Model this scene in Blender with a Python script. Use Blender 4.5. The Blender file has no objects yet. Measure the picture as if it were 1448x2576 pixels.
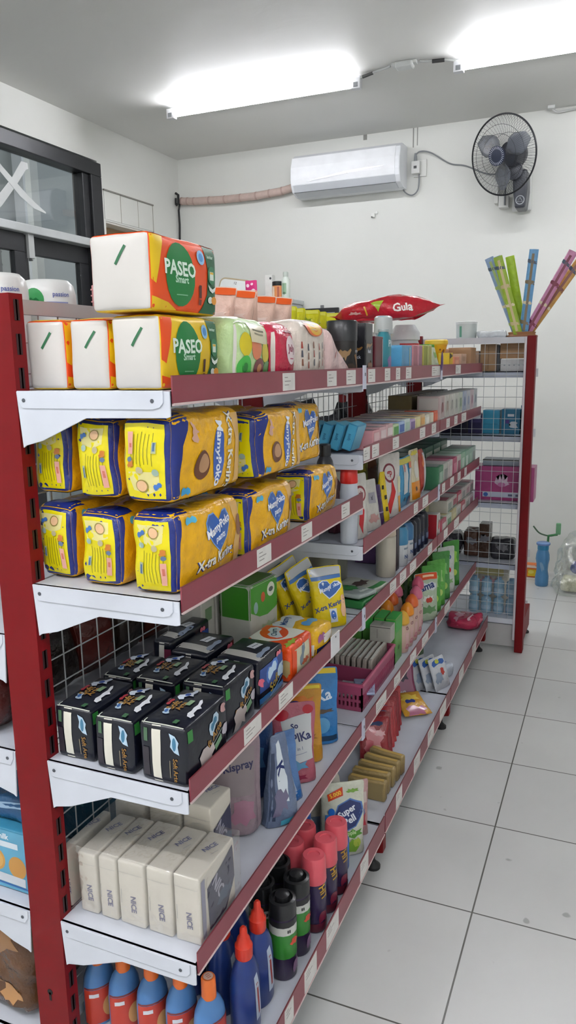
import bpy, bmesh, math, random
from mathutils import Vector, Matrix, noise
S = bpy.context.scene
COL = S.collection
PI = math.pi
def R(a): return math.radians(a)

# ---------------------------------------------------------------- camera
cam_d = bpy.data.cameras.new('camera'); cam = bpy.data.objects.new('camera', cam_d); COL.objects.link(cam)
S.camera = cam
PITCH, YAW, ROLL, CAMH, FPX = -0.1935, -0.4076, -0.0163, 1.4011, 1915.3
F_ = Vector((math.sin(YAW)*math.cos(PITCH), math.cos(YAW)*math.cos(PITCH), math.sin(PITCH)))
R0 = Vector((math.cos(YAW), -math.sin(YAW), 0)); U0 = R0.cross(F_)
R_ = R0*math.cos(ROLL)+U0*math.sin(ROLL); U_ = -R0*math.sin(ROLL)+U0*math.cos(ROLL)
cam.matrix_world = Matrix(((R_.x, U_.x, -F_.x, 0), (R_.y, U_.y, -F_.y, 0), (R_.z, U_.z, -F_.z, CAMH), (0, 0, 0, 1)))
cam_d.sensor_fit = 'VERTICAL'; cam_d.sensor_height = 36.0; cam_d.lens = FPX/2576*36.0
cam_d.clip_start = 0.02; cam_d.clip_end = 60

# ---------------------------------------------------------------- world, exposure
w = bpy.data.worlds.new('world'); S.world = w; w.use_nodes = True
w.node_tree.nodes['Background'].inputs[0].default_value = (0.8, 0.87, 1.0, 1)
w.node_tree.nodes['Background'].inputs[1].default_value = 0.25
S.view_settings.view_transform = 'Standard'; S.view_settings.look = 'None'
S.view_settings.exposure = 1.86; S.view_settings.gamma = 1.0; S.view_settings.use_curve_mapping = False
TUBE_W = 36.0       # emission strength of the two tubes in view
FILL_W = 66.0

# ---------------------------------------------------------------- materials
_m = {}
def lin(c): return c/12.92 if c <= .04045 else ((c+.055)/1.055)**2.4
def rgb(h):
    h = h.lstrip('#'); return tuple(lin(int(h[i:i+2], 16)/255) for i in (0, 2, 4))
def mat(h, rough=.45, metal=0, kind='plain', name=None, alpha=1, emit=0):
    key = (h, rough, metal, kind, alpha, emit)
    if key in _m: return _m[key]
    m = bpy.data.materials.new(name or f'{kind}_{h.strip("#")}'); m.use_nodes = True
    nt = m.node_tree; b = nt.nodes['Principled BSDF']; c = rgb(h)
    b.inputs['Base Color'].default_value = (*c, 1)
    b.inputs['Roughness'].default_value = rough; b.inputs['Metallic'].default_value = metal
    if kind == 'steel' and rough == .5: b.inputs['Specular IOR Level'].default_value = .22
    tc = nt.nodes.new('ShaderNodeTexCoord')
    def noi(scale, detail=3, coord='Object'):
        n = nt.nodes.new('ShaderNodeTexNoise'); n.inputs['Scale'].default_value = scale; n.inputs['Detail'].default_value = detail
        nt.links.new(tc.outputs[coord], n.inputs['Vector']); return n
    def bump(src, strength, dist):
        bp = nt.nodes.new('ShaderNodeBump'); bp.inputs['Strength'].default_value = strength; bp.inputs['Distance'].default_value = dist
        nt.links.new(src, bp.inputs['Height']); nt.links.new(bp.outputs[0], b.inputs['Normal'])
    def tint(src, lo, hi):
        rp = nt.nodes.new('ShaderNodeValToRGB'); rp.color_ramp.elements[0].position = .3; rp.color_ramp.elements[1].position = .7
        rp.color_ramp.elements[0].color = (*[x*lo for x in c], 1); rp.color_ramp.elements[1].color = (*[min(1, x*hi) for x in c], 1)
        nt.links.new(src, rp.inputs[0]); nt.links.new(rp.outputs[0], b.inputs['Base Color'])
    if kind == 'foil':      # crinkled printed plastic wrap
        n = noi(42, 5); bump(n.outputs[0], .8, .007); tint(n.outputs[0], .92, 1.1)
    elif kind == 'wrap':
        n = noi(22, 3); bump(n.outputs[0], .35, .005)
    elif kind == 'steel':
        n = noi(9, 4); tint(n.outputs[0], .93, 1.05); bump(noi(120, 2).outputs[0], .05, .001)
    elif kind == 'plaster':
        n = noi(1.3, 6); tint(n.outputs[0], .955, 1.03); n2 = noi(14, 6); bump(n2.outputs[0], .16, .01)
    elif kind == 'card':
        n = noi(30, 4); tint(n.outputs[0], .9, 1.05)
    elif kind == 'plain':
        n = noi(12, 2); tint(n.outputs[0], .96, 1.03)
    if emit:
        b.inputs['Emission Color'].default_value = (*c, 1); b.inputs['Emission Strength'].default_value = emit
    if alpha < 1:
        b.inputs['Alpha'].default_value = alpha
    _m[key] = m; return m
def clearmat(name='clear_film', tintc=(1, 1, 1), f=.14, rough=.12, bumpy=True):
    key = ('clear', name)
    if key in _m: return _m[key]
    m = bpy.data.materials.new(name); m.use_nodes = True; nt = m.node_tree; nt.nodes.clear()
    o = nt.nodes.new('ShaderNodeOutputMaterial'); mx = nt.nodes.new('ShaderNodeMixShader')
    t = nt.nodes.new('ShaderNodeBsdfTransparent'); g = nt.nodes.new('ShaderNodeBsdfGlossy')
    t.inputs[0].default_value = (*tintc, 1); g.inputs['Roughness'].default_value = rough; g.inputs[0].default_value = (1, 1, 1, 1)
    mx.inputs[0].default_value = f
    nt.links.new(t.outputs[0], mx.inputs[1]); nt.links.new(g.outputs[0], mx.inputs[2]); nt.links.new(mx.outputs[0], o.inputs[0])
    if bumpy:
        tc = nt.nodes.new('ShaderNodeTexCoord'); n = nt.nodes.new('ShaderNodeTexNoise'); n.inputs['Scale'].default_value = 26
        bp = nt.nodes.new('ShaderNodeBump'); bp.inputs['Strength'].default_value = .8; bp.inputs['Distance'].default_value = .01
        nt.links.new(tc.outputs['Object'], n.inputs['Vector']); nt.links.new(n.outputs[0], bp.inputs['Height']); nt.links.new(bp.outputs[0], g.inputs['Normal'])
    _m[key] = m; return m

# ---------------------------------------------------------------- scene helpers
def tag(o, label=None, cat=None, group=None, kind=None):
    if label: o['label'] = label
    if cat: o['category'] = cat
    if group: o['group'] = group
    if kind: o['kind'] = kind
    return o
def empty(name, loc, rz=0, label=None, cat=None, group=None):
    o = bpy.data.objects.new(name, None); COL.objects.link(o); o.location = loc; o.rotation_euler = (0, 0, R(rz))
    o.empty_display_size = .02
    return tag(o, label, cat, group)
def dup(root, loc, rz=None, label=None, group=None, rot=None):
    r = root.copy(); COL.objects.link(r); r.location = loc
    if rz is not None: r.rotation_euler = (0, 0, R(rz))
    if rot is not None: r.rotation_euler = tuple(R(a) for a in rot)
    if label: r['label'] = label
    if group: r['group'] = group
    for ch in list(root.children):
        c = ch.copy(); COL.objects.link(c); c.parent = r
        for g in list(ch.children):
            d = g.copy(); COL.objects.link(d); d.parent = c
    return r
class MB:
    """collects geometry with material slots, links it as ONE mesh object"""
    def __init__(s): s.v = []; s.f = []; s.fm = []; s.mats = []
    def mi(s, m):
        if m not in s.mats: s.mats.append(m)
        return s.mats.index(m)
    def add(s, vs, fs, m):
        b = len(s.v); s.v += [tuple(x) for x in vs]; i = s.mi(m)
        for f in fs: s.f.append(tuple(b+k for k in f)); s.fm.append(i)
    def box(s, x0, x1, y0, y1, z0, z1, m):
        s.add([(x0,y0,z0),(x1,y0,z0),(x1,y1,z0),(x0,y1,z0),(x0,y0,z1),(x1,y0,z1),(x1,y1,z1),(x0,y1,z1)],
              [(0,3,2,1),(4,5,6,7),(0,1,5,4),(1,2,6,5),(2,3,7,6),(3,0,4,7)], m)
    def prism(s, pts, axis, a, b, m):
        """polygon pts (2D) extruded along axis from a to b"""
        n = len(pts)
        def P(p, t):
            return {'x': (t, p[0], p[1]), 'y': (p[0], t, p[1]), 'z': (p[0], p[1], t)}[axis]
        vs = [P(p, a) for p in pts]+[P(p, b) for p in pts]
        fs = [tuple(range(n))[::-1], tuple(range(n, 2*n))]+[(i, (i+1) % n, n+(i+1) % n, n+i) for i in range(n)]
        s.add(vs, fs, m)
    def tube(s, pts, r, m, n=6, closed=False):
        pts = [Vector(p) for p in pts]; N = len(pts); vs = []
        up = Vector((0, 0, 1)); prev = None
        for i, p in enumerate(pts):
            a = pts[(i-1) % N] if (closed or i > 0) else p; b = pts[(i+1) % N] if (closed or i < N-1) else p
            d = (b-a).normalized()
            if prev is None: u = d.orthogonal().normalized()
            else:
                u = prev-d*prev.dot(d); u = u.normalized() if u.length > 1e-6 else d.orthogonal().normalized()
            prev = u; v = d.cross(u)
            rr = r[i] if isinstance(r, (list, tuple)) else r
            vs += [p+u*rr*math.cos(2*PI*k/n)+v*rr*math.sin(2*PI*k/n) for k in range(n)]
        fs = []
        for i in range(N if closed else N-1):
            j = (i+1) % N
            for k in range(n): fs.append((i*n+k, i*n+(k+1) % n, j*n+(k+1) % n, j*n+k))
        if not closed: fs += [tuple(range(n))[::-1], tuple((N-1)*n+k for k in range(n))]
        s.add(vs, fs, m)
    def lathe(s, prof, m, n=28, sx=1, sy=1, cx=0, cy=0, z0=0, cap=True):
        vs = []; fs = []
        for r, z in prof:
            vs += [(cx+r*sx*math.cos(2*PI*k/n), cy+r*sy*math.sin(2*PI*k/n), z0+z) for k in range(n)]
        for i in range(len(prof)-1):
            for k in range(n): fs.append((i*n+k, i*n+(k+1) % n, (i+1)*n+(k+1) % n, (i+1)*n+k))
        if cap: fs += [tuple(range(n))[::-1], tuple((len(prof)-1)*n+k for k in range(n))]
        s.add(vs, fs, m)
    def build(s, name, parent=None, smooth=False, loc=None, bevel=0, sharp=35):
        me = bpy.data.meshes.new(name); me.from_pydata(s.v, [], s.f)
        for m in s.mats: me.materials.append(m)
        me.polygons.foreach_set('material_index', s.fm); me.update()
        o = bpy.data.objects.new(name, me); COL.objects.link(o)
        if parent: o.parent = parent
        if loc: o.location = loc
        if smooth:
            me.polygons.foreach_set('use_smooth', [True]*len(me.polygons))
            try: me.set_sharp_from_angle(angle=R(sharp))
            except Exception: pass
        if bevel:
            b = o.modifiers.new('bevel', 'BEVEL'); b.width = bevel; b.segments = 2; b.limit_method = 'ANGLE'; b.angle_limit = R(40)
        return o

# ---------------------------------------------------------------- 2D shapes for print
_tc = {}
def shape_text(t, size, bold=.012):
    key = (t, round(size, 4), bold)
    if key in _tc: return _tc[key]
    c = bpy.data.curves.new('t', 'FONT'); c.body = t; c.size = 1; c.offset = bold; c.resolution_u = 2; c.align_x = 'CENTER'; c.align_y = 'CENTER'
    o = bpy.data.objects.new('t', c); me = bpy.data.meshes.new_from_object(o)
    bm = bmesh.new(); bm.from_mesh(me)
    bpy.data.objects.remove(o); bpy.data.meshes.remove(me); bpy.data.curves.remove(c)
    bmesh.ops.scale(bm, vec=(size, size, size), verts=bm.verts)
    r = _subdiv(bm, .012); _tc[key] = r; return r
def _subdiv(bm, lim):
    bmesh.ops.triangulate(bm, faces=bm.faces[:])
    for _ in range(4):
        es = [e for e in bm.edges if e.calc_length() > lim]
        if not es or len(bm.verts) > 6000: break
        bmesh.ops.subdivide_edges(bm, edges=es, cuts=1); bmesh.ops.triangulate(bm, faces=[f for f in bm.faces if len(f.verts) > 3])
    bm.verts.index_update()
    r = ([(v.co.x, v.co.y) for v in bm.verts], [tuple(v.index for v in f.verts) for f in bm.faces]); bm.free(); return r
def shape_poly(pts, lim=.015):
    bm = bmesh.new(); vs = [bm.verts.new((x, y, 0)) for x, y in pts]; f = bm.faces.new(vs)
    if f.normal.z < 0 or sum(pts[i][0]*pts[(i+1) % len(pts)][1]-pts[(i+1) % len(pts)][0]*pts[i][1] for i in range(len(pts))) < 0: f.normal_flip()
    return _subdiv(bm, lim)
def shape_rect(w, h):
    nx = max(1, int(math.ceil(w/.012))); ny = max(1, int(math.ceil(h/.012)))
    vs = [(-w/2+w*i/nx, -h/2+h*j/ny) for j in range(ny+1) for i in range(nx+1)]
    fs = [(j*(nx+1)+i, j*(nx+1)+i+1, (j+1)*(nx+1)+i+1, (j+1)*(nx+1)+i) for j in range(ny) for i in range(nx)]
    return vs, fs
def shape_ell(rx, ry, n=22):
    rings = max(1, int(math.ceil(max(rx, ry)/.012))); vs = [(0, 0)]; fs = []
    for k in range(1, rings+1):
        for i in range(n): vs.append((rx*k/rings*math.cos(2*PI*i/n), ry*k/rings*math.sin(2*PI*i/n)))
    for i in range(n): fs.append((0, 1+i, 1+(i+1) % n))
    for k in range(rings-1):
        for i in range(n):
            a = 1+k*n; b = a+n; fs.append((a+i, b+i, b+(i+1) % n, a+(i+1) % n))
    return vs, fs
HEART = [(0, -1), (.55, -.45), (.95, .1), (1, .5), (.75, .85), (.4, .85), (.08, .5), (-.2, .9), (-.6, .9), (-.95, .6), (-.95, .1), (-.6, -.45)]
BLOB = [(-1, -.2), (-.85, -.75), (-.4, -.6), (.1, -.45), (.6, -.7), (1, -.3), (.95, .3), (.5, .6), (0, .35), (-.4, .65), (-.8, .4)]
FIG = [(-1, -.5), (-.7, -.75), (-.5, -.3), (-.1, -.35), (.1, -.8), (.3, -.3), (.7, -.1), (1, .4), (.85, .6), (.4, .25), (0, .4), (-.3, .3), (-.6, .5), (-.9, .2)]
PETAL = [(-1, -1), (-.7, -.2), (-.9, .5), (-.5, 1), (-.25, .4), (0, 1), (.3, .6), (.7, .9), (1, .2), (.6, -.1), (.7, -.8), (.2, -.5), (-.2, -1), (-.5, -.5)]
SPLASH = [(-1, -.1), (-.6, -.5), (-.2, -.35), (.2, -.6), (.5, -.25), (1, -.3), (.75, .15), (.9, .6), (.4, .4), (.1, .8), (-.15, .4), (-.6, .7), (-.65, .2)]
APPLE = [(0, -.8), (.5, -.9), (.9, -.3), (.85, .35), (.5, .65), (.1, .5), (.25, .95), (0, .6), (-.1, .5), (-.5, .65), (-.85, .35), (-.9, -.3), (-.5, -.9)]

# ---------------------------------------------------------------- soft package bodies
def cubegrid(n, m_, l):
    return
class Pack:
    """box / pillow / pouch whose surface is a bent cube; print follows the surface.
    local axes: x width, y depth, z height, base centre at origin; front face is -y."""
    def __init__(s, w, d, h, r=.006, bulge=.0, crumple=.0, kind='box', seed=0, taper=0, lean=0):
        s.w, s.d, s.h, s.r, s.bulge, s.cr, s.kind, s.seed, s.taper, s.lean = w, d, h, r, bulge, crumple, kind, seed, taper, lean
    def F(s, p):
        hx, hy, hz = s.w/2, s.d/2, s.h/2; q = Vector((p[0]*hx, p[1]*hy, p[2]*hz))
        r = min(s.r, hx*.9, hy*.9, hz*.9)
        core = Vector((max(-hx+r, min(hx-r, q.x)), max(-hy+r, min(hy-r, q.y)), max(-hz+r, min(hz-r, q.z))))
        d = q-core
        if d.length > 1e-9:
            q = core+d.normalized()*r
        x, y, z = p; b = s.bulge
        if b:
            q.x += (1 if x > 0 else -1)*b*(1-y*y)*(1-z*z)*min(1, abs(x)**3)
            q.y += (1 if y > 0 else -1)*b*(1-x*x)*(1-z*z)*min(1, abs(y)**3)
            q.z += (1 if z > 0 else 0)*b*.6*(1-x*x)*(1-y*y)*min(1, abs(z)**3)
        t = (z+1)/2
        if s.kind == 'pouch':       # flat sealed top, gusset at the base
            k = (1-max(0, (t-.05)/.95)**1.5)*.96+.04
            q.y *= k*(1-.55*abs(x)**4*(1-.3*t)); q.x *= (1-.10*math.sin(PI*min(1, t*1.1))*.6)*(1-s.taper*t)
        elif s.kind == 'pillow':    # sealed at left and right ends
            k = (1-abs(x)**3.2)*.95+.05
            q.y *= k; q.z = q.z*(k*.8+.2*k)
        elif s.kind == 'bagz':      # sealed top and bottom, hangs upright
            k = (1-abs(z)**3)*.95+.05; q.y *= k*(1-.45*abs(x)**5)
            q.x *= 1-.06*(1-abs(z))
        elif s.taper: q.x *= 1-s.taper*t; q.y *= 1-s.taper*t
        if s.cr:
            nv = noise.noise_vector(q*(13)+Vector((s.seed*7.3, s.seed*3.1, s.seed)))*s.cr
            nv += noise.noise_vector(q*(34)+Vector((s.seed*1.3, s.seed, 5)))*s.cr*.45
            if z <= -.98: nv.z = max(0, nv.z)*.2
            q += nv
        q.z += hz
        if s.kind == 'pillow': q.z = q.z-hz*0
        q.y += s.lean*t*s.h
        return q
    FACES = {'F': (2, 0), 'B': 0, 'L': 0, 'R': 0, 'T': 0, 'D': 0}
    def P(s, face, u, v):
        if face == 'F': return (u, -1, v)
        if face == 'B': return (-u, 1, v)
        if face == 'L': return (-1, -u, v)
        if face == 'R': return (1, u, v)
        if face == 'T': return (u, v, 1)
        return (u, -v, -1)
    def half(s, face):
        return {'F': (s.w/2, s.h/2), 'B': (s.w/2, s.h/2), 'L': (s.d/2, s.h/2), 'R': (s.d/2, s.h/2), 'T': (s.w/2, s.d/2), 'D': (s.w/2, s.d/2)}[face]
    def pt(s, face, a, b, off):
        ha, hb = s.half(face); u = max(-.995, min(.995, a/ha)); v = max(-.995, min(.995, b/hb))
        p = s.F(s.P(face, u, v)); e = .02
        pu = s.F(s.P(face, min(1, u+e), v))-s.F(s.P(face, max(-1, u-e), v)); pv = s.F(s.P(face, u, min(1, v+e)))-s.F(s.P(face, u, max(-1, v-e)))
        n = pu.cross(pv)
        if n.length < 1e-12: n = Vector({'F': (0, -1, 0), 'B': (0, 1, 0), 'L': (-1, 0, 0), 'R': (1, 0, 0), 'T': (0, 0, 1), 'D': (0, 0, -1)}[face])
        return p+n.normalized()*off
    def body(s, mb, m, facemats={}, n=9, off=0, faces='FBLRTD'):
        def ts(half):
            k = max(3, min(n, int(half*2/.012))); e = min(.5, s.r/half)
            inner = [-1+e+(2-2*e)*i/k for i in range(k+1)]
            return [-1, -1+e*.12, -1+e*.3, -1+e*.6]+inner+[1-e*.6, 1-e*.3, 1-e*.12, 1]
        for face in faces:
            ha, hb = s.half(face); A = ts(ha); B = ts(hb); vs = []; fs = []
            for v in B:
                for u in A:
                    p = s.F(s.P(face, u, v)); vs.append(p)
            na = len(A)
            for j in range(len(B)-1):
                for i in range(na-1): fs.append((j*na+i, j*na+i+1, (j+1)*na+i+1, (j+1)*na+i))
            mb.add(vs, fs, facemats.get(face, m))
        return mb
DK = {'rough': .4, 'kind': 'plain'}
def decals(mb, body, specs, rough=.4, kind='plain', start=0.0006):
    offs = {}
    for sp in specs:
        k = sp[0]; face = sp[1]; a, b = sp[2], sp[3]; offs[face] = offs.get(face, start)+.00012; off = offs[face]
        if k == 'T': _, _, _, _, size, txt, col = sp[:7]; rot = sp[7] if len(sp) > 7 else 0; vs, fs = shape_text(txt, size, .03 if size > .012 else .015)
        elif k == 'R': _, _, _, _, ww, hh, col = sp[:7]; rot = sp[7] if len(sp) > 7 else 0; vs, fs = shape_rect(ww, hh)
        elif k == 'E': _, _, _, _, ww, hh, col = sp[:7]; rot = sp[7] if len(sp) > 7 else 0; vs, fs = shape_ell(ww, hh)
        else:
            _, _, _, _, (ww, hh), pts, col = sp[:7]; rot = sp[7] if len(sp) > 7 else 0; vs, fs = shape_poly([(x*ww, y*hh) for x, y in pts])
        ca, sa = math.cos(R(rot)), math.sin(R(rot))
        out = [body.pt(face, a+x*ca-y*sa, b+x*sa+y*ca, off) for x, y in vs]
        mb.add(out, fs, mat(col, rough, 0, kind))
class Turn:
    """surface of revolution (oval allowed); print face 'F' is centred on -y"""
    def __init__(s, prof, sx=1, sy=1): s.prof = prof; s.sx = sx; s.sy = sy; s.R = max(r for r, z in prof)
    def rad(s, z):
        p = s.prof
        for i in range(len(p)-1):
            if p[i][1] <= z <= p[i+1][1] and p[i+1][1] > p[i][1]:
                t = (z-p[i][1])/(p[i+1][1]-p[i][1]); return p[i][0]*(1-t)+p[i+1][0]*t
        return p[-1][0] if z > p[-1][1] else p[0][0]
    def pt(s, face, a, b, off):
        base = {'F': -PI/2, 'L': PI, 'R': 0, 'B': PI/2}[face]; th = base+a/s.R; r = s.rad(b)+off
        return Vector((r*s.sx*math.cos(th), r*s.sy*math.sin(th), b))
def pack(name, label, cat, loc, size, col, dec=(), rz=90, group=None, r=.006, bulge=0, cr=0, kind='box', mk='wrap', rough=.35,
         faces={}, seed=0, taper=0, rot=None, parts=None, n=9, lean=0, dk='plain'):
    w_, d_, h_ = size; P = Pack(w_, d_, h_, r, bulge, cr, kind, seed, taper, lean); mb = MB()
    P.body(mb, mat(col, rough, 0, mk), {k: mat(c, rough, 0, mk) for k, c in faces.items()}, n)
    decals(mb, P, dec, rough, dk)
    if parts:
        root = empty(name, loc, rz, label, cat, group); mb.build(parts[0], root, smooth=True, sharp=60)
        for pn, pf in parts[1:]: q = MB(); pf(q, P); q.build(pn, root, smooth=True)
    else:
        root = mb.build(name, None, smooth=True, sharp=60); root.location = loc; root.rotation_euler = (0, 0, R(rz)); tag(root, label, cat, group)
    if rot is not None: root.rotation_euler = tuple(R(a) for a in rot)
    return root
def turn(name, label, cat, loc, prof, col, dec=(), rz=90, group=None, sx=1, sy=1, caps=(), rough=.3, mk='plain', rot=None, n=28, body='bottle_body', metal=0):
    """prof body + caps [(part name, profile, colour)]"""
    root = empty(name, loc, rz, label, cat, group) if caps else None
    mb = MB(); mb.lathe(prof, mat(col, rough, metal, mk), n, sx, sy); decals(mb, Turn(prof, sx, sy), dec, rough)
    o = mb.build(body if caps else name, root, smooth=True, sharp=40)
    if not caps: root = o; o.location = loc; o.rotation_euler = (0, 0, R(rz)); tag(o, label, cat, group)
    for cp in caps:
        pn, pp, pc = cp[:3]; q = MB(); q.lathe(pp, mat(pc, rough, 0, 'plain'), n, cp[3] if len(cp) > 3 else 1, cp[4] if len(cp) > 4 else 1); q.build(pn, root, smooth=True, sharp=40)
    if rot is not None: root.rotation_euler = tuple(R(a) for a in rot)
    return root
ORD = ['nearest', 'second', 'third', 'fourth', 'fifth', 'sixth', 'seventh', 'eighth', 'ninth', 'tenth', 'eleventh', 'twelfth', 'thirteenth', 'fourteenth', 'fifteenth', 'sixteenth', 'seventeenth', 'eighteenth', 'nineteenth', 'twentieth']

# ================================================================ LIGHTS
XL, XR, YB, YF, ZC = -3.09, 2.3, 5.21, -2.2, 2.878
def tube_lamp(x0, x1, y, z, label, group, strength):
    t = empty('fluorescent_lamp', ((x0+x1)/2, y, z), 0, label, 'lamp', group); L = (x1-x0)/2
    m = MB(); m.box(-L-.02, L+.02, .012, .034, -.004, ZC-z-.001, mat('#c9ccd0', .4)); m.build('batten', t)
    m = MB(); m.tube([(-L, 0, 0), (L, 0, 0)], .0135, mat('#f6f6fb', .3, 0, 'lamp', emit=strength), 14)
    m.build('tube', t, smooth=True)
    for s in (-1, 1):
        m = MB(); m.box(s*L-.02 if s > 0 else -L-.03, s*L+.03 if s > 0 else -L+.02, -.022, .014, -.024, .03, mat('#d8dadd', .4))
        m.build('end_holder', t, bevel=.003)
        m = MB(); m.box(s*(L+.006)-.012, s*(L+.006)+.012, -.024, -.021, -.016, .006, mat('#6d7074', .5)); m.build('clip', t)
    return t
tube_lamp(-2.49, -1.37, 4.165, 2.832, 'left lit fluorescent tube lamp on the ceiling above the air conditioner', 'ceiling tube lamps', TUBE_W)
tube_lamp(-.825, .40, 4.165, 2.832, 'right lit fluorescent tube lamp on the ceiling, running out of the picture', 'ceiling tube lamps', TUBE_W)
for x0 in (-2.49, -.825, .9):  # unseen row of tubes, added to fill the room with light
    for yy in (-.35, ):
        tube_lamp(x0, x0+1.2, yy, 2.815, 'added fluorescent fill lamp overhead, '+{-2.49: 'left', -.825: 'middle', .9: 'right'}[x0]+' one of the unseen row behind the picture', 'added ceiling fill lamps out of view', FILL_W)

# ================================================================ ROOM
def struct(mb, name, **k): return tag(mb.build(name, **k), kind='structure')
def tilemat():
    m = bpy.data.materials.new('floor_tiles'); m.use_nodes = True; nt = m.node_tree; b = nt.nodes['Principled BSDF']
    tc = nt.nodes.new('ShaderNodeTexCoord'); mp = nt.nodes.new('ShaderNodeMapping'); mp.inputs['Location'].default_value = (.2649+.0, -1.77, 0)
    br = nt.nodes.new('ShaderNodeTexBrick'); br.offset = 0; br.squash = 1
    br.inputs['Scale'].default_value = 1; br.inputs['Brick Width'].default_value = .4; br.inputs['Row Height'].default_value = .4
    br.inputs['Mortar Size'].default_value = .0022; br.inputs['Mortar Smooth'].default_value = .1
    br.inputs['Color1'].default_value = (*rgb('#c9cac9'), 1); br.inputs['Color2'].default_value = (*rgb('#cdcecc'), 1); br.inputs['Mortar'].default_value = (*rgb('#55544f'), 1)
    n = nt.nodes.new('ShaderNodeTexNoise'); n.inputs['Scale'].default_value = 2.2; n.inputs['Detail'].default_value = 5
    sp = nt.nodes.new('ShaderNodeTexNoise'); sp.inputs['Scale'].default_value = 17; sp.inputs['Detail'].default_value = 1
    r1 = nt.nodes.new('ShaderNodeMapRange'); r1.inputs[1].default_value = .3; r1.inputs[2].default_value = .7; r1.inputs[3].default_value = .93; r1.inputs[4].default_value = 1.03
    r2 = nt.nodes.new('ShaderNodeMapRange'); r2.inputs[1].default_value = .745; r2.inputs[2].default_value = .78; r2.inputs[3].default_value = 1; r2.inputs[4].default_value = .62
    mu = nt.nodes.new('ShaderNodeMath'); mu.operation = 'MULTIPLY'; mx = nt.nodes.new('ShaderNodeMixRGB'); mx.blend_type = 'MULTIPLY'; mx.inputs[0].default_value = 1
    L = nt.links.new
    L(tc.outputs['Object'], mp.inputs[0]); L(mp.outputs[0], br.inputs['Vector']); L(tc.outputs['Object'], n.inputs['Vector']); L(tc.outputs['Object'], sp.inputs['Vector'])
    L(n.outputs[0], r1.inputs[0]); L(sp.outputs[0], r2.inputs[0]); L(r1.outputs[0], mu.inputs[0]); L(r2.outputs[0], mu.inputs[1])
    L(br.outputs['Color'], mx.inputs[1]); L(mu.outputs[0], mx.inputs[2]); L(mx.outputs[0], b.inputs['Base Color'])
    b.inputs['Roughness'].default_value = .3
    r3 = nt.nodes.new('ShaderNodeMapRange'); r3.inputs[3].default_value = .24; r3.inputs[4].default_value = .42; L(n.outputs[0], r3.inputs[0]); L(r3.outputs[0], b.inputs['Roughness'])
    bp = nt.nodes.new('ShaderNodeBump'); bp.inputs['Strength'].default_value = .5; bp.inputs['Distance'].default_value = .002; bp.invert = True
    L(br.outputs['Fac'], bp.inputs['Height']); L(bp.outputs[0], b.inputs['Normal'])
    return m
def ceilmat():
    m = mat('#dcdcd8', .6, 0, 'ceil'); nt = m.node_tree; b = nt.nodes['Principled BSDF']; L = nt.links.new
    tc = nt.nodes['Texture Coordinate']; n = nt.nodes.new('ShaderNodeTexNoise'); n.inputs['Scale'].default_value = 5; n.inputs['Detail'].default_value = 7; n.inputs['Distortion'].default_value = 1.2
    bp = nt.nodes.new('ShaderNodeBump'); bp.inputs['Strength'].default_value = .12; bp.inputs['Distance'].default_value = .012
    L(tc.outputs['Object'], n.inputs['Vector']); L(n.outputs[0], bp.inputs['Height']); L(bp.outputs[0], b.inputs['Normal'])
    return m
m = MB(); m.box(XL-.1, XR+.1, YF-.1, YB+.1, -.08, 0, tilemat()); struct(m, 'floor')
m = MB(); m.box(XL-.1, XR+.1, YF-.1, YB+.1, ZC, ZC+.1, ceilmat()); struct(m, 'ceiling')
WALL = mat('#e3e4df', .6, 0, 'plaster')
m = MB(); m.box(XL-.1, XR+.1, YB, YB+.12, 0, ZC, WALL)
m.box(-1.66, -1.635, YB-.0015, YB, 2.845, ZC, mat('#8f8f8a', .6)); m.box(-1.325, -1.318, YB-.0015, YB, 2.76, ZC, mat('#8f8f8a', .6)); m.box(-1.298, -1.292, YB-.0015, YB, 2.77, ZC, mat('#9a9a95', .6))
struct(m, 'wall_back')
m = MB(); m.box(XR, XR+.1, YF, YB, 0, ZC, WALL); struct(m, 'wall_right')
m = MB(); m.box(XL-.1, XR+.1, YF-.1, YF, 0, ZC, WALL); struct(m, 'wall_front')
# left wall with the glazed shop front opening (y 1.6..4.21, z 0..2.62) and a small hatch hole
DY0, DY1, DZ = 1.50, 4.225, 2.66
HY0, HY1, HZ0, HZ1 = 4.285, 4.82, 1.95, 2.315
m = MB()
m.box(XL-.1, XL, YF, DY0, 0, ZC, WALL); m.box(XL-.1, XL, DY0, DY1, DZ, ZC, WALL)
m.box(XL-.1, XL, DY1, HY0, 0, ZC, WALL); m.box(XL-.1, XL, HY1, YB, 0, ZC, WALL)
m.box(XL-.1, XL, HY0, HY1, 0, HZ0, WALL); m.box(XL-.1, XL, HY0, HY1, HZ1, ZC, WALL)
struct(m, 'wall_left')
m = MB(); wd = mat('#a48a68', .6, 0, 'card'); m.box(XL-.16, XL-.1, HY0-.02, HY1+.02, HZ0-.02, HZ1+.02, wd); m.box(XL-.1, XL-.01, HY0, HY0+.012, HZ0, HZ1, mat('#d8d6cf', .5)); m.box(XL-.1, XL-.01, HY1-.012, HY1, HZ0, HZ1, mat('#d8d6cf', .5)); m.box(XL-.1, XL-.005, HY0, HY1, HZ1-.012, HZ1, mat('#d8d6cf', .5))
struct(m, 'trim_1')
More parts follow.
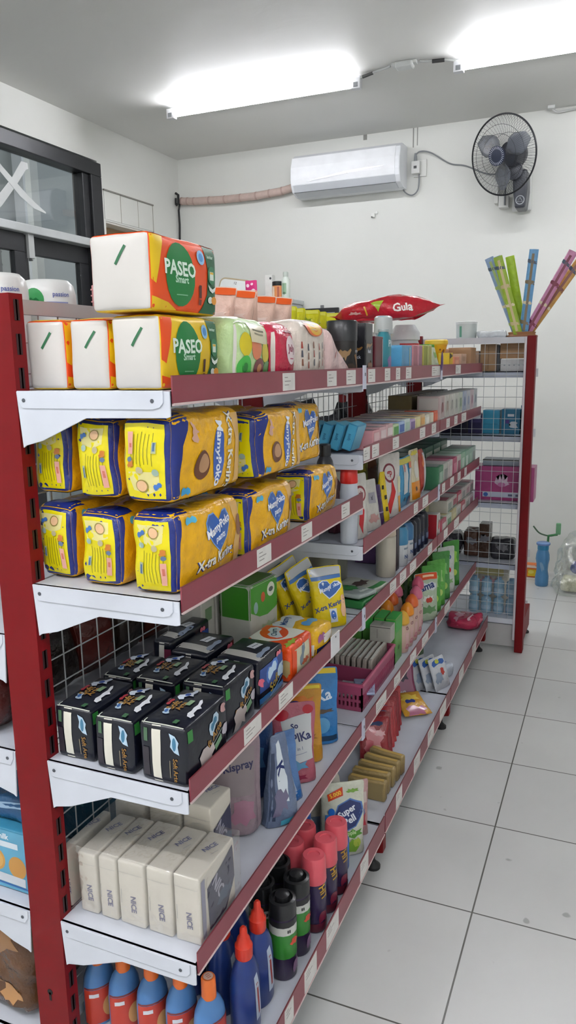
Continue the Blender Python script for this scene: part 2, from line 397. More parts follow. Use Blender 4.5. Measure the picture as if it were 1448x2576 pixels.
# closed-off patch above the hatch
m = MB(); seam = mat('#aaa79c', .7)
m.box(XL, XL+.004, 4.275, 4.835, 2.325, 2.50, mat('#dfe0da', .6, 0, 'plaster'))
m.box(XL, XL+.012, 4.27, 4.84, 2.497, 2.505, mat('#8d8b84', .7)); m.box(XL+.004, XL+.0055, 4.45, 4.455, 2.325, 2.5, seam); m.box(XL+.004, XL+.0055, 4.65, 4.654, 2.325, 2.5, seam); m.box(XL, XL+.006, 4.832, 4.838, 2.32, 2.5, seam)
struct(m, 'trim_2')
# shop front
AL = mat('#303134', .42, .3, 'steel'); SIL = mat('#c3c7c8', .35, .3, 'steel')
GL = clearmat('window_glass', (.80, .81, .80), .10, .03, False)
x0, x1 = XL-.07, XL+.03
wn = bpy.data.objects.new('window_1', None); COL.objects.link(wn); wn.empty_display_size = .02; tag(wn, kind='structure')
m = MB(); m.box(x0, x1, DY0, DY1, 2.56, DZ-.02, AL); m.box(x0, x1, 4.12, DY1, 0, 2.56, AL); m.box(x0, x1, DY0, DY0+.07, 0, 2.56, AL)
m.box(x0, x1-.02, 4.06, 4.12, 2.17, 2.56, AL); m.build('window_frame', wn, bevel=.004)
m = MB(); m.box(x0, x1+.012, DY0+.05, 4.14, 2.13, 2.175, SIL); m.build('transom_bar', wn, bevel=.004)
m = MB(); m.box(XL-.03, XL-.025, DY0+.05, 4.08, 2.17, 2.57, GL); m.build('pane', wn)
# painted X on the transom pane
m = MB(); wp = mat('#d4d7d6', .6); P0 = (3.36, 2.36)
def stroke(mb, pts, wds, x):
    vs = []; 
    for i, (a, b) in enumerate(pts):
        j = min(i+1, len(pts)-1); k = max(i-1, 0); d = Vector((pts[j][0]-pts[k][0], pts[j][1]-pts[k][1])).normalized(); nn = Vector((-d.y, d.x))*wds[i]/2
        vs += [(x, a+nn.x, b+nn.y), (x, a-nn.x, b-nn.y), (x+.0015, a+nn.x, b+nn.y), (x+.0015, a-nn.x, b-nn.y)]
    fs = []
    for i in range(len(pts)-1):
        o = i*4; fs += [(o+2, o+3, o+7, o+6), (o, o+4, o+5, o+1), (o, o+2, o+6, o+4), (o+1, o+5, o+7, o+3)]
    fs += [(0, 1, 3, 2), (len(vs)-4, len(vs)-2, len(vs)-1, len(vs)-3)]
    mb.add(vs, fs, wp)
stroke(m, [(3.62, 2.505), (3.585, 2.50), (3.50, 2.40), (3.38, 2.28), (3.30, 2.20)], [.03, .05, .045, .05, .03], XL-.024)
stroke(m, [(3.30, 2.54), (3.40, 2.45), (3.55, 2.35), (3.65, 2.30), (3.74, 2.275)], [.03, .035, .045, .035, .008], XL-.022)
m.build('painted_cross', wn)
# doors below: two sliding leaves
for k, (a, b_) in enumerate(((1.57, 3.52), (3.50, 4.12))):
    d = bpy.data.objects.new(f'door_{k+1}', None); COL.objects.link(d); d.empty_display_size = .02; tag(d, kind='structure')
    sx = 0 if k else .03
    m = MB(); m.box(x0+sx, x0+.04+sx, a, b_, 2.03, 2.13, AL); m.box(x0+sx, x0+.04+sx, a, a+.075, 0, 2.03, AL); m.box(x0+sx, x0+.04+sx, b_-.085, b_, 0, 2.03, AL); m.box(x0+sx, x0+.04+sx, a, b_, 0, .12, AL)
    m.build('door_frame', d, bevel=.003)
    m = MB(); m.box(x0+.018+sx, x0+.022+sx, a+.07, b_-.08, .12, 2.04, GL); m.build('pane', d)
m = MB(); m.box(x0+.07, x1-.01, 3.53, 3.575, 2.0, 2.13, mat('#b9bcbb', .4, .2, 'steel')); m.box(x0+.07, x1-.005, 3.54, 3.55, 1.985, 2.0, mat('#77797a', .4)); m.build('door_latch', d, bevel=.002)
# made-up wall and bars behind the glass, standing in for its banded reflections
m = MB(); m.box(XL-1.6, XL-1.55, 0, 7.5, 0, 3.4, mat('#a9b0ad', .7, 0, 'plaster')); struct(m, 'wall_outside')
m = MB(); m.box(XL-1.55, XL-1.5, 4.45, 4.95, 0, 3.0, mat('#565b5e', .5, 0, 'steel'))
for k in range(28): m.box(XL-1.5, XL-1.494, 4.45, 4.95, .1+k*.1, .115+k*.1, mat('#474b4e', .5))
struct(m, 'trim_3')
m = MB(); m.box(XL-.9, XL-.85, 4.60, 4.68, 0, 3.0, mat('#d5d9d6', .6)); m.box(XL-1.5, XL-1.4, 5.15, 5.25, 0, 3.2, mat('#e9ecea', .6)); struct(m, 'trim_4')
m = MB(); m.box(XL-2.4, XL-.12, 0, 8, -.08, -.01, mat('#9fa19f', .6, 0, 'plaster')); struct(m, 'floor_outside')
lo = bpy.data.lights.new('outside_fill', 'AREA'); lo.energy = 4.0; lo.size = 1.2; lo.color = (1, .98, .95)  # added to brighten the outside wall, no fixture there
lob = bpy.data.objects.new('outside_fill', lo); COL.objects.link(lob); lob.location = (XL-.8, 3.6, 3.0)

# ================================================================ GONDOLA SHELVING
Y0, BAY = .937, .90
XF, XBK, XBASE = -.5825, -.862, -.518          # price-rail plane, post side, base front
RED = mat('#720a11', .5, .0, 'steel'); WHT = mat('#cdd2dc', .35, 0, 'steel'); WIRE = mat('#b9bdbf', .4, .3, 'steel')
DARK = mat('#2a0c10', .6); RAILC = mat('#863c47', .38, 0, 'steel'); LIP = mat('#d6bfbd', .25); TAG = mat('#dcdad6', .45, 0, 'card')
CX = -.897
gon = empty('gondola_shelving', (CX, Y0, 0), 0, 'long double-sided red and white metal gondola shelving full of groceries', 'shelving')
def post(mb, x0, x1, y0, y1, z1, slots=True, m=RED):
    mb.box(x0, x1, y0, y1, 0, z1, m)
    if slots:
        z = .12
        while z < z1-.03:
            for xx, s in ((x1, 1), (x0, -1)):
                for yy in (y0+.009, y1-.017):
                    mb.box(min(xx, xx+s*.0006), max(xx, xx+s*.0006), yy, yy+.008, z, z+.032, DARK)
            z += .052
for k in range(4):
    m = MB(); y = Y0+BAY*k-Y0-(.038 if k == 3 else 0)
    post(m, -.035, .035, y+(.008 if k == 3 else 0), y+(.038 if k == 3 else .030), 1.513)
    if k == 0:
        m.prism([(-.004+.006*math.cos(a), .262+.006*math.sin(a)) for a in [i*PI/6 for i in range(12)]], 'y', y-.0008, y+.001, mat('#150a0a', .7)); m.box(-.0065, -.0015, y-.0008, y, .244, .262, mat('#150a0a', .7))
    m.build('post', gon, bevel=.003)
# mesh back panels + top tube
for k in range(3):
    a = BAY*k+.04; b = BAY*(k+1)-.002; m = MB()
    m.box(-.008, .008, a, b, 1.485, 1.508, mat('#b6babd', .4, .2, 'steel')); m.box(-.008, .008, a, b, .16, .18, WIRE)
    yy = a+.012
    while yy < b: m.tube([(0, yy, .17), (0, yy, 1.49)], .0014, WIRE, 5); yy += .05
    z = .19
    while z < 1.49: m.tube([(.002, a, z), (.002, b, z)], .0014, WIRE, 5); z += .05
    m.build('mesh_panel', gon)
TAGS = {(0, 0): [(1.333, 1.391), (1.574, 1.633), (1.702, 1.769)], (0, 1): [(1.203, 1.264), (1.416, 1.474), (1.666, 1.724)], (0, 2): [(1.131, 1.203), (1.286, 1.357)], (0, 3): [],
        (0, 9): [(1.142, 1.185), (1.244, 1.312), (1.373, 1.452), (1.615, 1.681)],
        (1, 0): [(1.871, 1.93), (2.022, 2.073), (2.135, 2.178), (2.246, 2.308), (2.59, 2.715)], (1, 1): [(1.834, 1.887), (1.909, 1.97), (2.109, 2.174), (2.434, 2.506), (2.607, 2.67)],
        (1, 2): [(2.369, 2.423), (2.49, 2.568)], (1, 3): [(2.095, 2.161), (2.207, 2.28), (2.33, 2.41), (2.584, 2.647)], (1, 4): [(1.96, 2.064), (2.152, 2.223), (2.351, 2.433), (2.52, 2.615)],
        (1, 9): [(1.95, 2.016), (2.161, 2.24), (2.352, 2.444), (2.541, 2.646)],
        (2, 1): [(2.85, 2.91), (3.0, 3.06), (3.15, 3.25)], (2, 2): [(2.8, 2.85), (2.95, 3.02), (3.1, 3.16), (3.25, 3.3)], (2, 3): [(2.85, 2.92), (3.05, 3.15)], (2, 4): [(2.9, 3.0)], (2, 9): [(2.9, 3.0), (3.2, 3.3)], (2, 0): [(3.0, 3.1)]}
LEV = {0: [1.346, 1.034, .7197, .4055], 1: [1.346, 1.15, .912, .724, .404], 2: [1.346, 1.15, .912, .724, .404]}
BRK = [(0, .018), (.278, .018), (.278, -.018), (.272, -.02), (.13, -.022), (.045, -.058), (.012, -.066), (.006, -.07), (.004, -.04)]
def bracket(parent, x, s, zr, y, t=.003):
    m = MB(); m.prism([(x+s*px, zr+pz) for px, pz in BRK], 'y', y, y+t, WHT)
    m.prism([(x+s*px, zr+pz) for px, pz in ((.003, .019), (.268, .019), (.268, .002), (.262, -.005), (.25, -.008), (.012, -.008), (.004, .004))], 'y', y-.0022, y, WHT)
    for px in (.016, .25):
        m.prism([(x+s*px+.0032*math.cos(a), zr+.0045+.0032*math.sin(a)) for a in [i*PI/5 for i in range(10)]], 'y', y-.0034, y-.002, mat('#4c5058', .5))
    return m.build('bracket', parent, bevel=.0008)
def shelf(bay, k, zr, side=1):
    """zr is the lower edge of the price rail; local frame of the gondola"""
    a = BAY*bay+.003; b = BAY*(bay+1)-.004; s = side; base = (k == 9)
    xi = .035*s; xo = ((XBASE if base else XF)-CX)*s-.002*s
    zt = zr+(.023 if base else .018)
    m = MB(); X = sorted((xi, xo)); m.box(X[0], X[1], a, b, zt-.004, zt, WHT); 
    m.box(X[0], X[1], a, a+.003, zr-.004, zt, WHT); m.box(X[0], X[1], b-.003, b, zr-.004, zt, WHT)
    Xf = sorted((xo, xo-.004*s)); m.box(Xf[0], Xf[1], a, b, zr-.004, zt, WHT)
    sh = m.build('base_shelf' if base else 'shelf', gon)
    h = .055 if base else .039
    x1 = xo+.0025*s; m = MB(); X = sorted((xo, x1)); cut = .12 if (bay == 2 and not base) else 0
    m.box(X[0], X[1], a+.002, b-.001, zr, zr+h, RAILC)
    Xl = sorted((xo, x1+.0015*s)); m.box(Xl[0], Xl[1], a+.002, b-.001, zr-.0025, zr+.001, LIP)
    m.box(Xl[0], X[1]+.0, a+.002, b-.001, zr+h, zr+h+.0012, mat('#6e2a32', .3))
    m.build('price_rail', sh)
    if s > 0:
        for (t0, t1) in TAGS.get((bay, k), []):
            m = MB(); x = x1; m.box(x, x+.0008, t0-Y0, t1-Y0, zr+.003, zr+h-.003, TAG)
            for q in range(3): m.box(x+.0008, x+.001, t0-Y0+.008, t0-Y0+.008+(t1-t0)*(.25, .5, .35)[q], zr+h-.012-q*.007, zr+h-.0105-q*.007, mat('#8b8784', .5))
            m.build('price_tag', sh)
    if not base:
        bracket(sh, xi, s, zr, a-.004)
        bracket(sh, xi, s, zr, b+.001)
    return sh
for bay in range(3):
    for k, zr in enumerate(LEV[bay]): shelf(bay, k, zr)
    shelf(bay, 9, .122)
    for k, zr in enumerate((1.346, .955-.018+.0, .722, .404)): shelf(bay, k, zr, -1)
    shelf(bay, 9, .122, -1)
# raised white tag clip on the third rail, little end clips where two rails meet
m = MB(); x = XF-CX+.001; m.box(x, x+.003, 1.585-Y0, 1.64-Y0, .7197, .7197+.052, mat('#dcdcdf', .35)); m.box(x+.003, x+.0036, 1.609-Y0, 1.615-Y0, .762, .766, mat('#555', .5) if False else mat('#555555', .5)); m.build('tag_holder', gon, bevel=.001)
for zc, bb in ((.7197, 1), (.4055, 1), (1.346, 1), (.912, 2), (1.346, 2), (.404, 2)):
    m = MB(); y = BAY*bb; m.box(x, x+.004, y-.014, y+.006, zc-.012, zc+.046, mat('#c5c9da', .35)); m.box(x+.004, x+.0046, y-.006, y-.001, zc+.02, zc+.028, mat('#33343a', .5)); m.build('end_clip', gon, bevel=.0015)
# base supports and black levelling feet
for k in range(4):
    y = BAY*k-(.04 if k == 3 else 0)
    for s in (1, -1):
        m = MB(); xo = (XBASE-CX-.006)*s; xi = .035*s; X = sorted((xi, xo))
        m.prism([(xi, .12), (xo, .12), (xo, .055), (xo-.05*s, .045), (xi, .045)], 'y', y+.004, y+.034, RED); m.build('base_support', gon, bevel=.002)
        m = MB(); cx = (XBASE-CX-.037)*s; m.lathe([(.006, .012), (.006, .05)], mat('#17181a', .5), 10, cx=cx, cy=y+.012); m.lathe([(.021, 0), (.021, .008), (.012, .016), (.007, .022)], mat('#17181a', .5), 16, cx=cx, cy=y+.012)
        m.build('levelling_foot', gon, smooth=True)

# ================================================================ END RACK (single sided, mesh back towards the camera)
RX0, RX1, RY, RZ = -1.285, -.351, 3.645, 1.50
rk = empty('end_rack', (-.82, RY, 0), 0, 'single-sided red and white metal rack across the far end of the gondola', 'shelving')
rk.rotation_euler = (0, R(.0), 0)
for s in (-1, 1):
    m = MB(); xc = .4485*s; post(m, xc-.019, xc+.019, 0, .06, RZ+.004, False, RED)
    m.box(xc-s*.019-.012 if s > 0 else xc+.019, xc-.019 if s > 0 else xc+.019+.012, .004, .03, .06, RZ, mat('#cfc9ce', .4)); m.build('post', rk, bevel=.003)
    m = MB(); m.prism([(xc-.015, .15), (xc+.015, .15), (xc+.015, .035), (xc-.015, .035)], 'y', .06, .34, RED); m.build('base_support', rk, bevel=.002)
    m = MB(); m.lathe([(.02, 0), (.02, .008), (.01, .016), (.006, .035)], mat('#17181a', .5), 14, cx=xc, cy=.31); m.build('levelling_foot', rk, smooth=True)
m = MB(); a, b = -.43, .43
m.box(a, b, .008, .026, 1.472, RZ, mat('#c8c9d0', .35, 0, 'steel')); m.box(a, b, .008, .026, .14, .165, WHT)
x = a+.03
while x < b: m.tube([(x, .01, .15), (x, .01, 1.48)], .0013, WIRE, 5); x += .0495
z = .19
while z < 1.47: m.tube([(a, .0125, z), (b, .0125, z)], .0013, WIRE, 5); z += .0495
m.build('mesh_panel', rk)
m = MB(); m.box(a, b, .026, .03, .02, .13, mat('#b4b3b3', .4, 0, 'steel')); m.build('kick_plate', rk)
RLEV = [1.318, 1.022, .703, .404, .13]
for k, zr in enumerate(RLEV):
    m = MB(); m.box(a, b, .03, .33, zr+.024, zr+.028, WHT); m.box(a, b, .03, .034, zr, zr+.028, mat('#aab2c2', .35, 0, 'steel')); m.box(a, b, .326, .33, zr, zr+.028, WHT)
    sh = m.build('shelf', rk)
    m = MB(); m.box(a-.02, b+.022, .33, .334, zr-.004, zr+.036, mat('#d5d8da', .2)); m.build('price_rail', sh)
    for s in (-1, 1):
        m = MB(); xx = .43*s; m.prism([(.03, zr+.024), (.33, zr+.024), (.33, zr), (.1, zr-.03), (.05, zr-.06), (.03, zr-.06)], 'x', xx-.0015, xx+.0015, WHT); m.build('bracket', sh)
m = MB(); m.box(a, b, .03, .33, RZ-.012, RZ-.004, WHT); sh = m.build('top_panel', rk)

# ================================================================ THINGS ON THE WALLS
# air conditioner
ac = empty('air_conditioner', (-1.735, YB, 2.505), 0, 'white split air conditioner on the back wall below the ceiling', 'air conditioner')
ACW = mat('#eef1f5', .22, 0, 'plain'); W2 = .375
prof = [(0, 0), (-.10, .0), (-.165, .022), (-.188, .06), (-.195, .10), (-.19, .17), (-.165, .235), (-.12, .262), (0, .265)]
m = MB(); m.prism([(a, b) for a, b in prof], 'x', -W2, W2, ACW); m.build('housing', ac, bevel=.006)
m = MB(); m.prism([(-.191, .063), (-.1985, .10), (-.1935, .172), (-.168, .238), (-.166, .236), (-.188, .17), (-.193, .1), (-.187, .064)], 'x', -W2+.004, W2-.03, mat('#f6f8fb', .12)); m.build('front_panel', ac, bevel=.003)
m = MB(); m.prism([(-.1, -.002), (-.166, .02), (-.19, .058), (-.192, .060), (-.168, .018), (-.102, -.006)], 'x', -W2+.02, W2-.03, mat('#c9cdd2', .35)); m.build('air_flap', ac)
m = MB(); m.box(-W2+.02, W2-.03, -.175, -.168, .016, .0195, mat('#5f6266', .5)); m.build('vent_slot', ac)
m = MB()
pts = [(-W2+.12+ (W2*2-.2)*i/18, .075+.045*math.sin(PI*.5*i/18)) for i in range(19)]
vs = []; 
for i, (xx, zz) in enumerate(pts):
    t = .006*math.sin(PI*i/18)+.0008; yv = lambda z: -.1995-.0 if z < .1 else -.1995+(z-.1)*.07
    vs += [(xx, yv(zz)-.0008, zz-t), (xx, yv(zz)-.0008, zz+t)]
m.add(vs, [(2*i, 2*i+2, 2*i+3, 2*i+1) for i in range(18)], mat('#d7dce3', .15)); m.build('trim_line', ac)
m = MB(); vs, fs = shape_text('LG', .02); m.add([(x+.02, -.1995, z+.105) for x, z in vs], fs, mat('#6b6f76', .4)); vs, fs = shape_ell(.007, .007); m.add([(x-.004, -.1995, z+.105) for x, z in vs], fs, mat('#7d3350', .4)); m.build('logo', ac)
# pipe, cables
m = MB(); pp = mat('#cbb5ab', .6, 0, 'card'); P_ = [(-3.05, 5.18, 2.585), (-2.95, 5.18, 2.575), (-2.7, 5.175, 2.563), (-2.45, 5.172, 2.562), (-2.25, 5.172, 2.574), (-2.10, 5.175, 2.60)]
m.tube(P_, .026, pp, 12)
for i in range(9):
    t = i/9*4.6; k = int(t); q = Vector(P_[k]).lerp(Vector(P_[k+1]), t-k); d = (Vector(P_[k+1])-Vector(P_[k])).normalized(); m.tube([q-d*.006, q+d*.006], .0275, mat('#b89f95', .6), 12)
tag(m.build('refrigerant_pipe', smooth=True), 'beige taped refrigerant pipe running along the back wall to the corner', 'pipe')
BLK = mat('#1e1e20', .5)
m = MB(); m.tube([(-3.07, 5.13, 2.60), (-3.075, 5.135, 2.56), (-3.06, 5.17, 2.57), (-3.07, 5.165, 2.52), (-3.07, 5.17, 2.42), (-3.075, 5.17, 2.30), (-3.08, 5.18, 1.9)], .0075, BLK, 8)
m.tube([(-3.075, 5.14, 2.635), (-3.05, 5.132, 2.62), (-3.05, 5.13, 2.56), (-3.07, 5.13, 2.55)], .009, BLK, 8)
tag(m.build('drain_hose', smooth=True), 'black hose hanging down in the room corner from the beige pipe', 'hose')
sk = empty('wall_socket', (-1.285, YB, 2.63), 0, 'white wall socket with an adapter beside the air conditioner', 'socket')
m = MB(); m.box(-.03, .055, -.012, 0, -.055, .05, mat('#dfe0dc', .4)); m.build('face_plate', sk, bevel=.003)
m = MB(); m.box(-.035, .018, -.05, -.012, -.04, .035, mat('#d2d3d0', .4)); m.box(-.02, .0, -.052, -.05, -.01, .006, mat('#55575a', .5)); m.build('adapter', sk, bevel=.004)
m = MB(); m.tube([(0, 0, .0), (0, 0, .03), (0, -.005, .05)], [.012, .010, .005], mat('#8c9093', .5), 10); o = m.build('plug', sk, smooth=True, loc=(-.012, -.035, .035))
CAB = mat('#84878a', .5)
def spline(ps, n=8):
    out = []
    for i in range(len(ps)-1):
        p0 = Vector(ps[max(0, i-1)]); p1 = Vector(ps[i]); p2 = Vector(ps[i+1]); p3 = Vector(ps[min(len(ps)-1, i+2)])
        for k in range(n):
            t = k/n; out.append(.5*((2*p1)+(-p0+p2)*t+(2*p0-5*p1+4*p2-p3)*t*t+(-p0+3*p1-3*p2+p3)*t**3))
    out.append(Vector(ps[-1])); return out
m = MB(); m.tube(spline([(-1.297, 5.17, 2.70), (-1.27, 5.185, 2.725), (-1.2, 5.19, 2.71), (-1.08, 5.2, 2.635), (-.98, 5.2, 2.61), (-.85, 5.2, 2.55), (-.74, 5.2, 2.535), (-.68, 5.19, 2.50)]), .0045, CAB, 7)
tag(m.build('fan_cable', smooth=True), 'grey cable running across the back wall from the socket to the fan', 'cable')
m = MB(); m.tube(spline([(-1.39, 5.19, 2.545), (-1.37, 5.19, 2.49), (-1.32, 5.19, 2.465), (-1.28, 5.19, 2.50), (-1.275, 5.19, 2.60)]), .0045, CAB, 7)
tag(m.build('power_cable', smooth=True), 'short looped grey cable under the socket of the air conditioner', 'cable')
m = MB(); m.box(-1.598, -1.575, 5.19, YB, 2.352, 2.376, mat('#ececea', .4)); m.box(-1.57, -1.556, 5.197, YB, 2.372, 2.388, mat('#ececea', .4)); m.box(-1.597, -1.588, 5.185, 5.19, 2.347, 2.357, mat('#6d6d6d', .4))
tag(m.build('wall_clip', bevel=.002), 'tiny white clip stuck on the back wall under the air conditioner', 'clip')
# ceiling junction box and wires
cj = empty('junction_box', (-1.09, 4.10, ZC), 0, 'white junction box on the ceiling between the two tube lamps', 'junction box')
m = MB(); m.box(-.045, .045, -.03, .03, -.03, 0, mat('#d5d8d6', .4)); m.build('lid', cj, bevel=.008)
m = MB(); m.box(-.065, .065, -.022, .022, -.016, 0, mat('#cfd2d0', .4)); m.build('back_box', cj, bevel=.004)
m = MB(); m.tube(spline([(-1.34, 4.16, 2.86), (-1.26, 4.14, 2.87), (-1.19, 4.11, 2.868), (-1.165, 4.10, 2.87)]), .006, mat('#bfc2c1', .5), 6); m.tube([(-1.33, 4.158, 2.862), (-1.27, 4.142, 2.867)], .008, mat('#4a4c4d', .5), 6)
tag(m.build('lamp_wire', smooth=True), 'white wire from the left ceiling lamp to the junction box', 'wire')
m = MB()
m.tube(spline([(-1.015, 4.10, 2.87), (-.98, 4.11, 2.868), (-.9, 4.13, 2.868), (-.84, 4.15, 2.86)]), .006, mat('#bfc2c1', .5), 6)
m.tube([(-.955, 4.115, 2.865), (-.895, 4.125, 2.865)], .009, mat('#2c2d2e', .5), 6)
tag(m.build('lamp_wire', smooth=True), 'white wire with black tape from the junction box to the right ceiling lamp', 'wire')
m = MB(); m.tube(spline([(-.47, 5.15, 2.868), (-.44, 5.18, 2.85), (-.38, 5.19, 2.853), (-.30, 5.2, 2.86), (-.1, 5.2, 2.862)]), .006, mat('#cfd1cf', .5), 6); m.box(-.49, -.45, 5.13, 5.17, 2.862, ZC, mat('#d6d8d6', .5)); tag(m.build('ceiling_cable', smooth=True), 'white cable along the top edge of the back wall, far right', 'cable')
# wall fan
FAN = mat('#3d4049', .35, 0, 'plain'); fc = Vector((-.705, 4.90, 2.575))
fn = empty('wall_fan', tuple(fc), 0, 'grey wall-mounted fan with a round wire guard on the back wall', 'fan')
ftilt = Matrix.Rotation(R(-27), 4, 'Z') @ Matrix.Rotation(R(12), 4, 'X')
def fp(x, y, z): return tuple(ftilt @ Vector((x, y, z)))
GW = mat('#2a2b2f', .35, .4)
Rg = .218; m = MB(); NW = 96
def gz(r, front): return (-.055 if front else .05)*math.sqrt(max(0, 1-(r/Rg)**2.2))
for front in (1, 0):
    for k in range(NW if front else 60):
        a = 2*PI*k/(NW if front else 60); pts = []
        for i in range(7):
            r = .055+(Rg-.055)*i/6; pts.append(fp(r*math.cos(a+.25*(1-i/6)*0), gz(r, front), r*math.sin(a)))
        m.tube(pts, .00075, GW, 4)
    for rr in ((.115, .165) if front else (.12,)):
        m.tube([fp(rr*math.cos(2*PI*i/48), gz(rr, front)+.001, rr*math.sin(2*PI*i/48)) for i in range(48)], .0011, GW, 5, closed=True)
m.build('wire_guard', fn)
m = MB(); m.tube([fp(Rg*math.cos(2*PI*i/72), 0, Rg*math.sin(2*PI*i/72)) for i in range(72)], .005, GW, 8, closed=True); m.build('guard_rim', fn, smooth=True)
m = MB(); m.lathe([(.002, -.006), (.045, -.006), (.054, 0), (.054, .006), (.002, .008)], mat('#232a3d', .4), 32); o = m.build('hub_badge', fn, smooth=True); o.matrix_local = ftilt @ Matrix.Translation((0, -.062, 0)) @ Matrix.Rotation(PI/2, 4, 'X')
m = MB()
for k in range(28):
    a = 2*PI*k/28; m.box(-.001, .001, .036, .05, .0065, .0075, mat('#c9ced8', .4)); n8 = 8; vs = m.v[-n8:]; m.v[-n8:] = [(x*math.cos(a)-y*math.sin(a), x*math.sin(a)+y*math.cos(a), z) for x, y, z in vs]
vs, fs = shape_text('Kipas', .022); m.add([(x, y, .0075) for x, y in vs], fs, mat('#e9edf2', .4)) if False else None
vs, fs = shape_ell(.020, .007); m.add([(x, y, .0073) for x, y in vs], fs, mat('#dfe4ea', .4))
o = m.build('badge_print', fn); o.matrix_local = ftilt @ Matrix.Translation((0, -.062, 0)) @ Matrix.Rotation(PI/2, 4, 'X')
bm_ = mat('#7e838c', .25, 0, 'plain', alpha=.62)
for k in range(3):
    a0 = 2*PI*k/3+.4; m = MB(); vs = []; fs = []
    for i in range(7):
        r = .035+.155*i/6; hw = .16+.5*math.sin(PI*min(1, (i+1)/6.5))
        for j in range(7):
            a = a0+hw*(j/6*2-1)*(.9 if i < 6 else .75); vs.append(fp(r*math.cos(a), .012*(j/3-1)*-1, r*math.sin(a)))
    for i in range(6):
        for j in range(6): fs.append((i*7+j, i*7+j+1, (i+1)*7+j+1, (i+1)*7+j))
    m.add(vs, fs, bm_); o = m.build('fan_blade', fn, smooth=True); md = o.modifiers.new('thickness', 'SOLIDIFY'); md.thickness = .002
m = MB(); m.lathe([(.002, 0), (.03, 0), (.062, .02), (.066, .08), (.058, .13), (.03, .16), (.002, .165)], FAN, 24, sx=1, sy=1.15); o = m.build('motor_housing', fn, smooth=True); o.matrix_local = ftilt @ Matrix.Translation((.0, .035, .0)) @ Matrix.Rotation(-PI/2, 4, 'X')
m = MB(); m.lathe([(.035, 0), (.036, .02)], FAN, 16); o = m.build('oscillation_knob', fn, smooth=True); o.matrix_local = ftilt @ Matrix.Translation((.02, .12, .07))
m = MB(); m.lathe([(.003, 0), (.05, .002), (.052, .04), (.02, .05)], mat('#4c4f58', .35), 20); o = m.build('neck_joint', fn, smooth=True); o.matrix_local = Matrix.Translation((.05, .13, -.07)) @ Matrix.Rotation(PI/2, 4, 'X')
m = MB(); m.prism([(.035, -.06), (.125, -.06), (.13, -.17), (.12, -.28), (.06, -.28), (.045, -.17)], 'y', .12, .27, FAN); m.build('mount_arm', fn, bevel=.012)
m = MB(); m.prism([(.03, -.05), (.135, -.05), (.14, -.27), (.025, -.27)], 'y', .27, .308, mat('#dfe1de', .4)); m.build('wall_plate', fn, bevel=.006)
m = MB(); m.tube([(.09+.024*math.cos(2*PI*i/20), .118, -.235+.024*math.sin(2*PI*i/20)) for i in range(20)], .003, mat('#aeb2b8', .3), 6, closed=True); m.tube([(.09, .118, -.22), (.075, .117, -.245), (.105, .117, -.245)], .003, mat('#aeb2b8', .3), 6, closed=True); m.build('speed_dial', fn, smooth=True)
m = MB(); m.box(-.76, -.70, 5.15, YB, 2.33, 2.40, mat('#d9dad6', .4)); m.box(-.725, -.715, 5.13, 5.15, 2.34, 2.52, mat('#6a6c70', .4)); m.box(-.79, -.765, 5.16, YB, 2.36, 2.50, mat('#e2e3df', .4))
tag(m.build('cord_socket', bevel=.003), 'small white socket and cord bracket on the wall left of the fan mount', 'socket')

# ================================================================ COUNTER CABINET at the back wall, left, with things on it
cb = empty('wall_cabinet', (-2.42, 4.98, 0), 0, 'tall pale grey cabinet standing at the back wall behind the snack bags', 'cabinet')
CB = mat('#c6cac9', .5, 0, 'steel')
m = MB(); m.box(-.42, .335, -.2, .2, 1.80, 1.83, CB); m.box(-.41, -.39, -.19, .2, 0, 1.80, CB); m.box(.305, .325, -.19, .2, 0, 1.80, CB); m.box(-.41, .325, .19, .2, 0, 1.8, CB); m.box(.045, .06, -.19, .2, 0, 1.80, CB); m.build('carcass', cb, bevel=.003)
for x0_, x1_ in ((-.39, .045), (.06, .305)):
    m = MB(); m.box(x0_, x1_, -.20, -.19, .05, 1.795, CB); m.box(x0_+.04, x1_-.04, -.202, -.1995, 1.35, 1.755, mat('#7f898a', .2)); d = m.build('door', cb)
    m = MB(); m.tube([(x1_-.02, -.21, 1.2), (x1_-.02, -.21, 1.3)], .005, mat('#9a9d9e', .3, .8), 6); m.build('handle', d)
ck = empty('wall_clock', (-2.52, 4.93, 1.885), 0, 'square white clock with rounded corners leaning on the grey cabinet', 'clock')
def rrect(w_, h_, r, n=5):
    out = []
    for cx, cy, a0 in ((w_/2-r, -h_/2+r, -PI/2), (w_/2-r, h_/2-r, 0), (-w_/2+r, h_/2-r, PI/2), (-w_/2+r, -h_/2+r, PI)):
        out += [(cx+r*math.cos(a0+PI/2*i/n), cy+r*math.sin(a0+PI/2*i/n)) for i in range(n+1)]
    return out
m = MB(); m.prism(rrect(.25, .21, .04), 'y', 0, .03, mat('#b9a98a', .4)); m.build('frame', ck, bevel=.004)
m = MB(); m.prism(rrect(.225, .185, .03), 'y', -.002, .001, mat('#e6eae8', .4))
for k, t in enumerate(['12', '3', '6', '9']):
    vs, fs = shape_text(t, .024); cx, cz = ((0, .07), (.085, 0), (0, -.07), (-.085, 0))[k]; m.add([(x+cx, -.003, z+cz) for x, z in vs], fs, mat('#3f4550', .5))
m.build('dial', ck)
for an, ln in ((100, .055), (68, .04)):
    m = MB(); ca, sa = math.cos(R(an)), math.sin(R(an)); m.tube([(0, -.005, 0), (-ca*ln, -.005, -sa*ln)], .0022, BLK, 5); m.build('hand', ck)
ck.rotation_euler = (R(-14), R(9), 0)
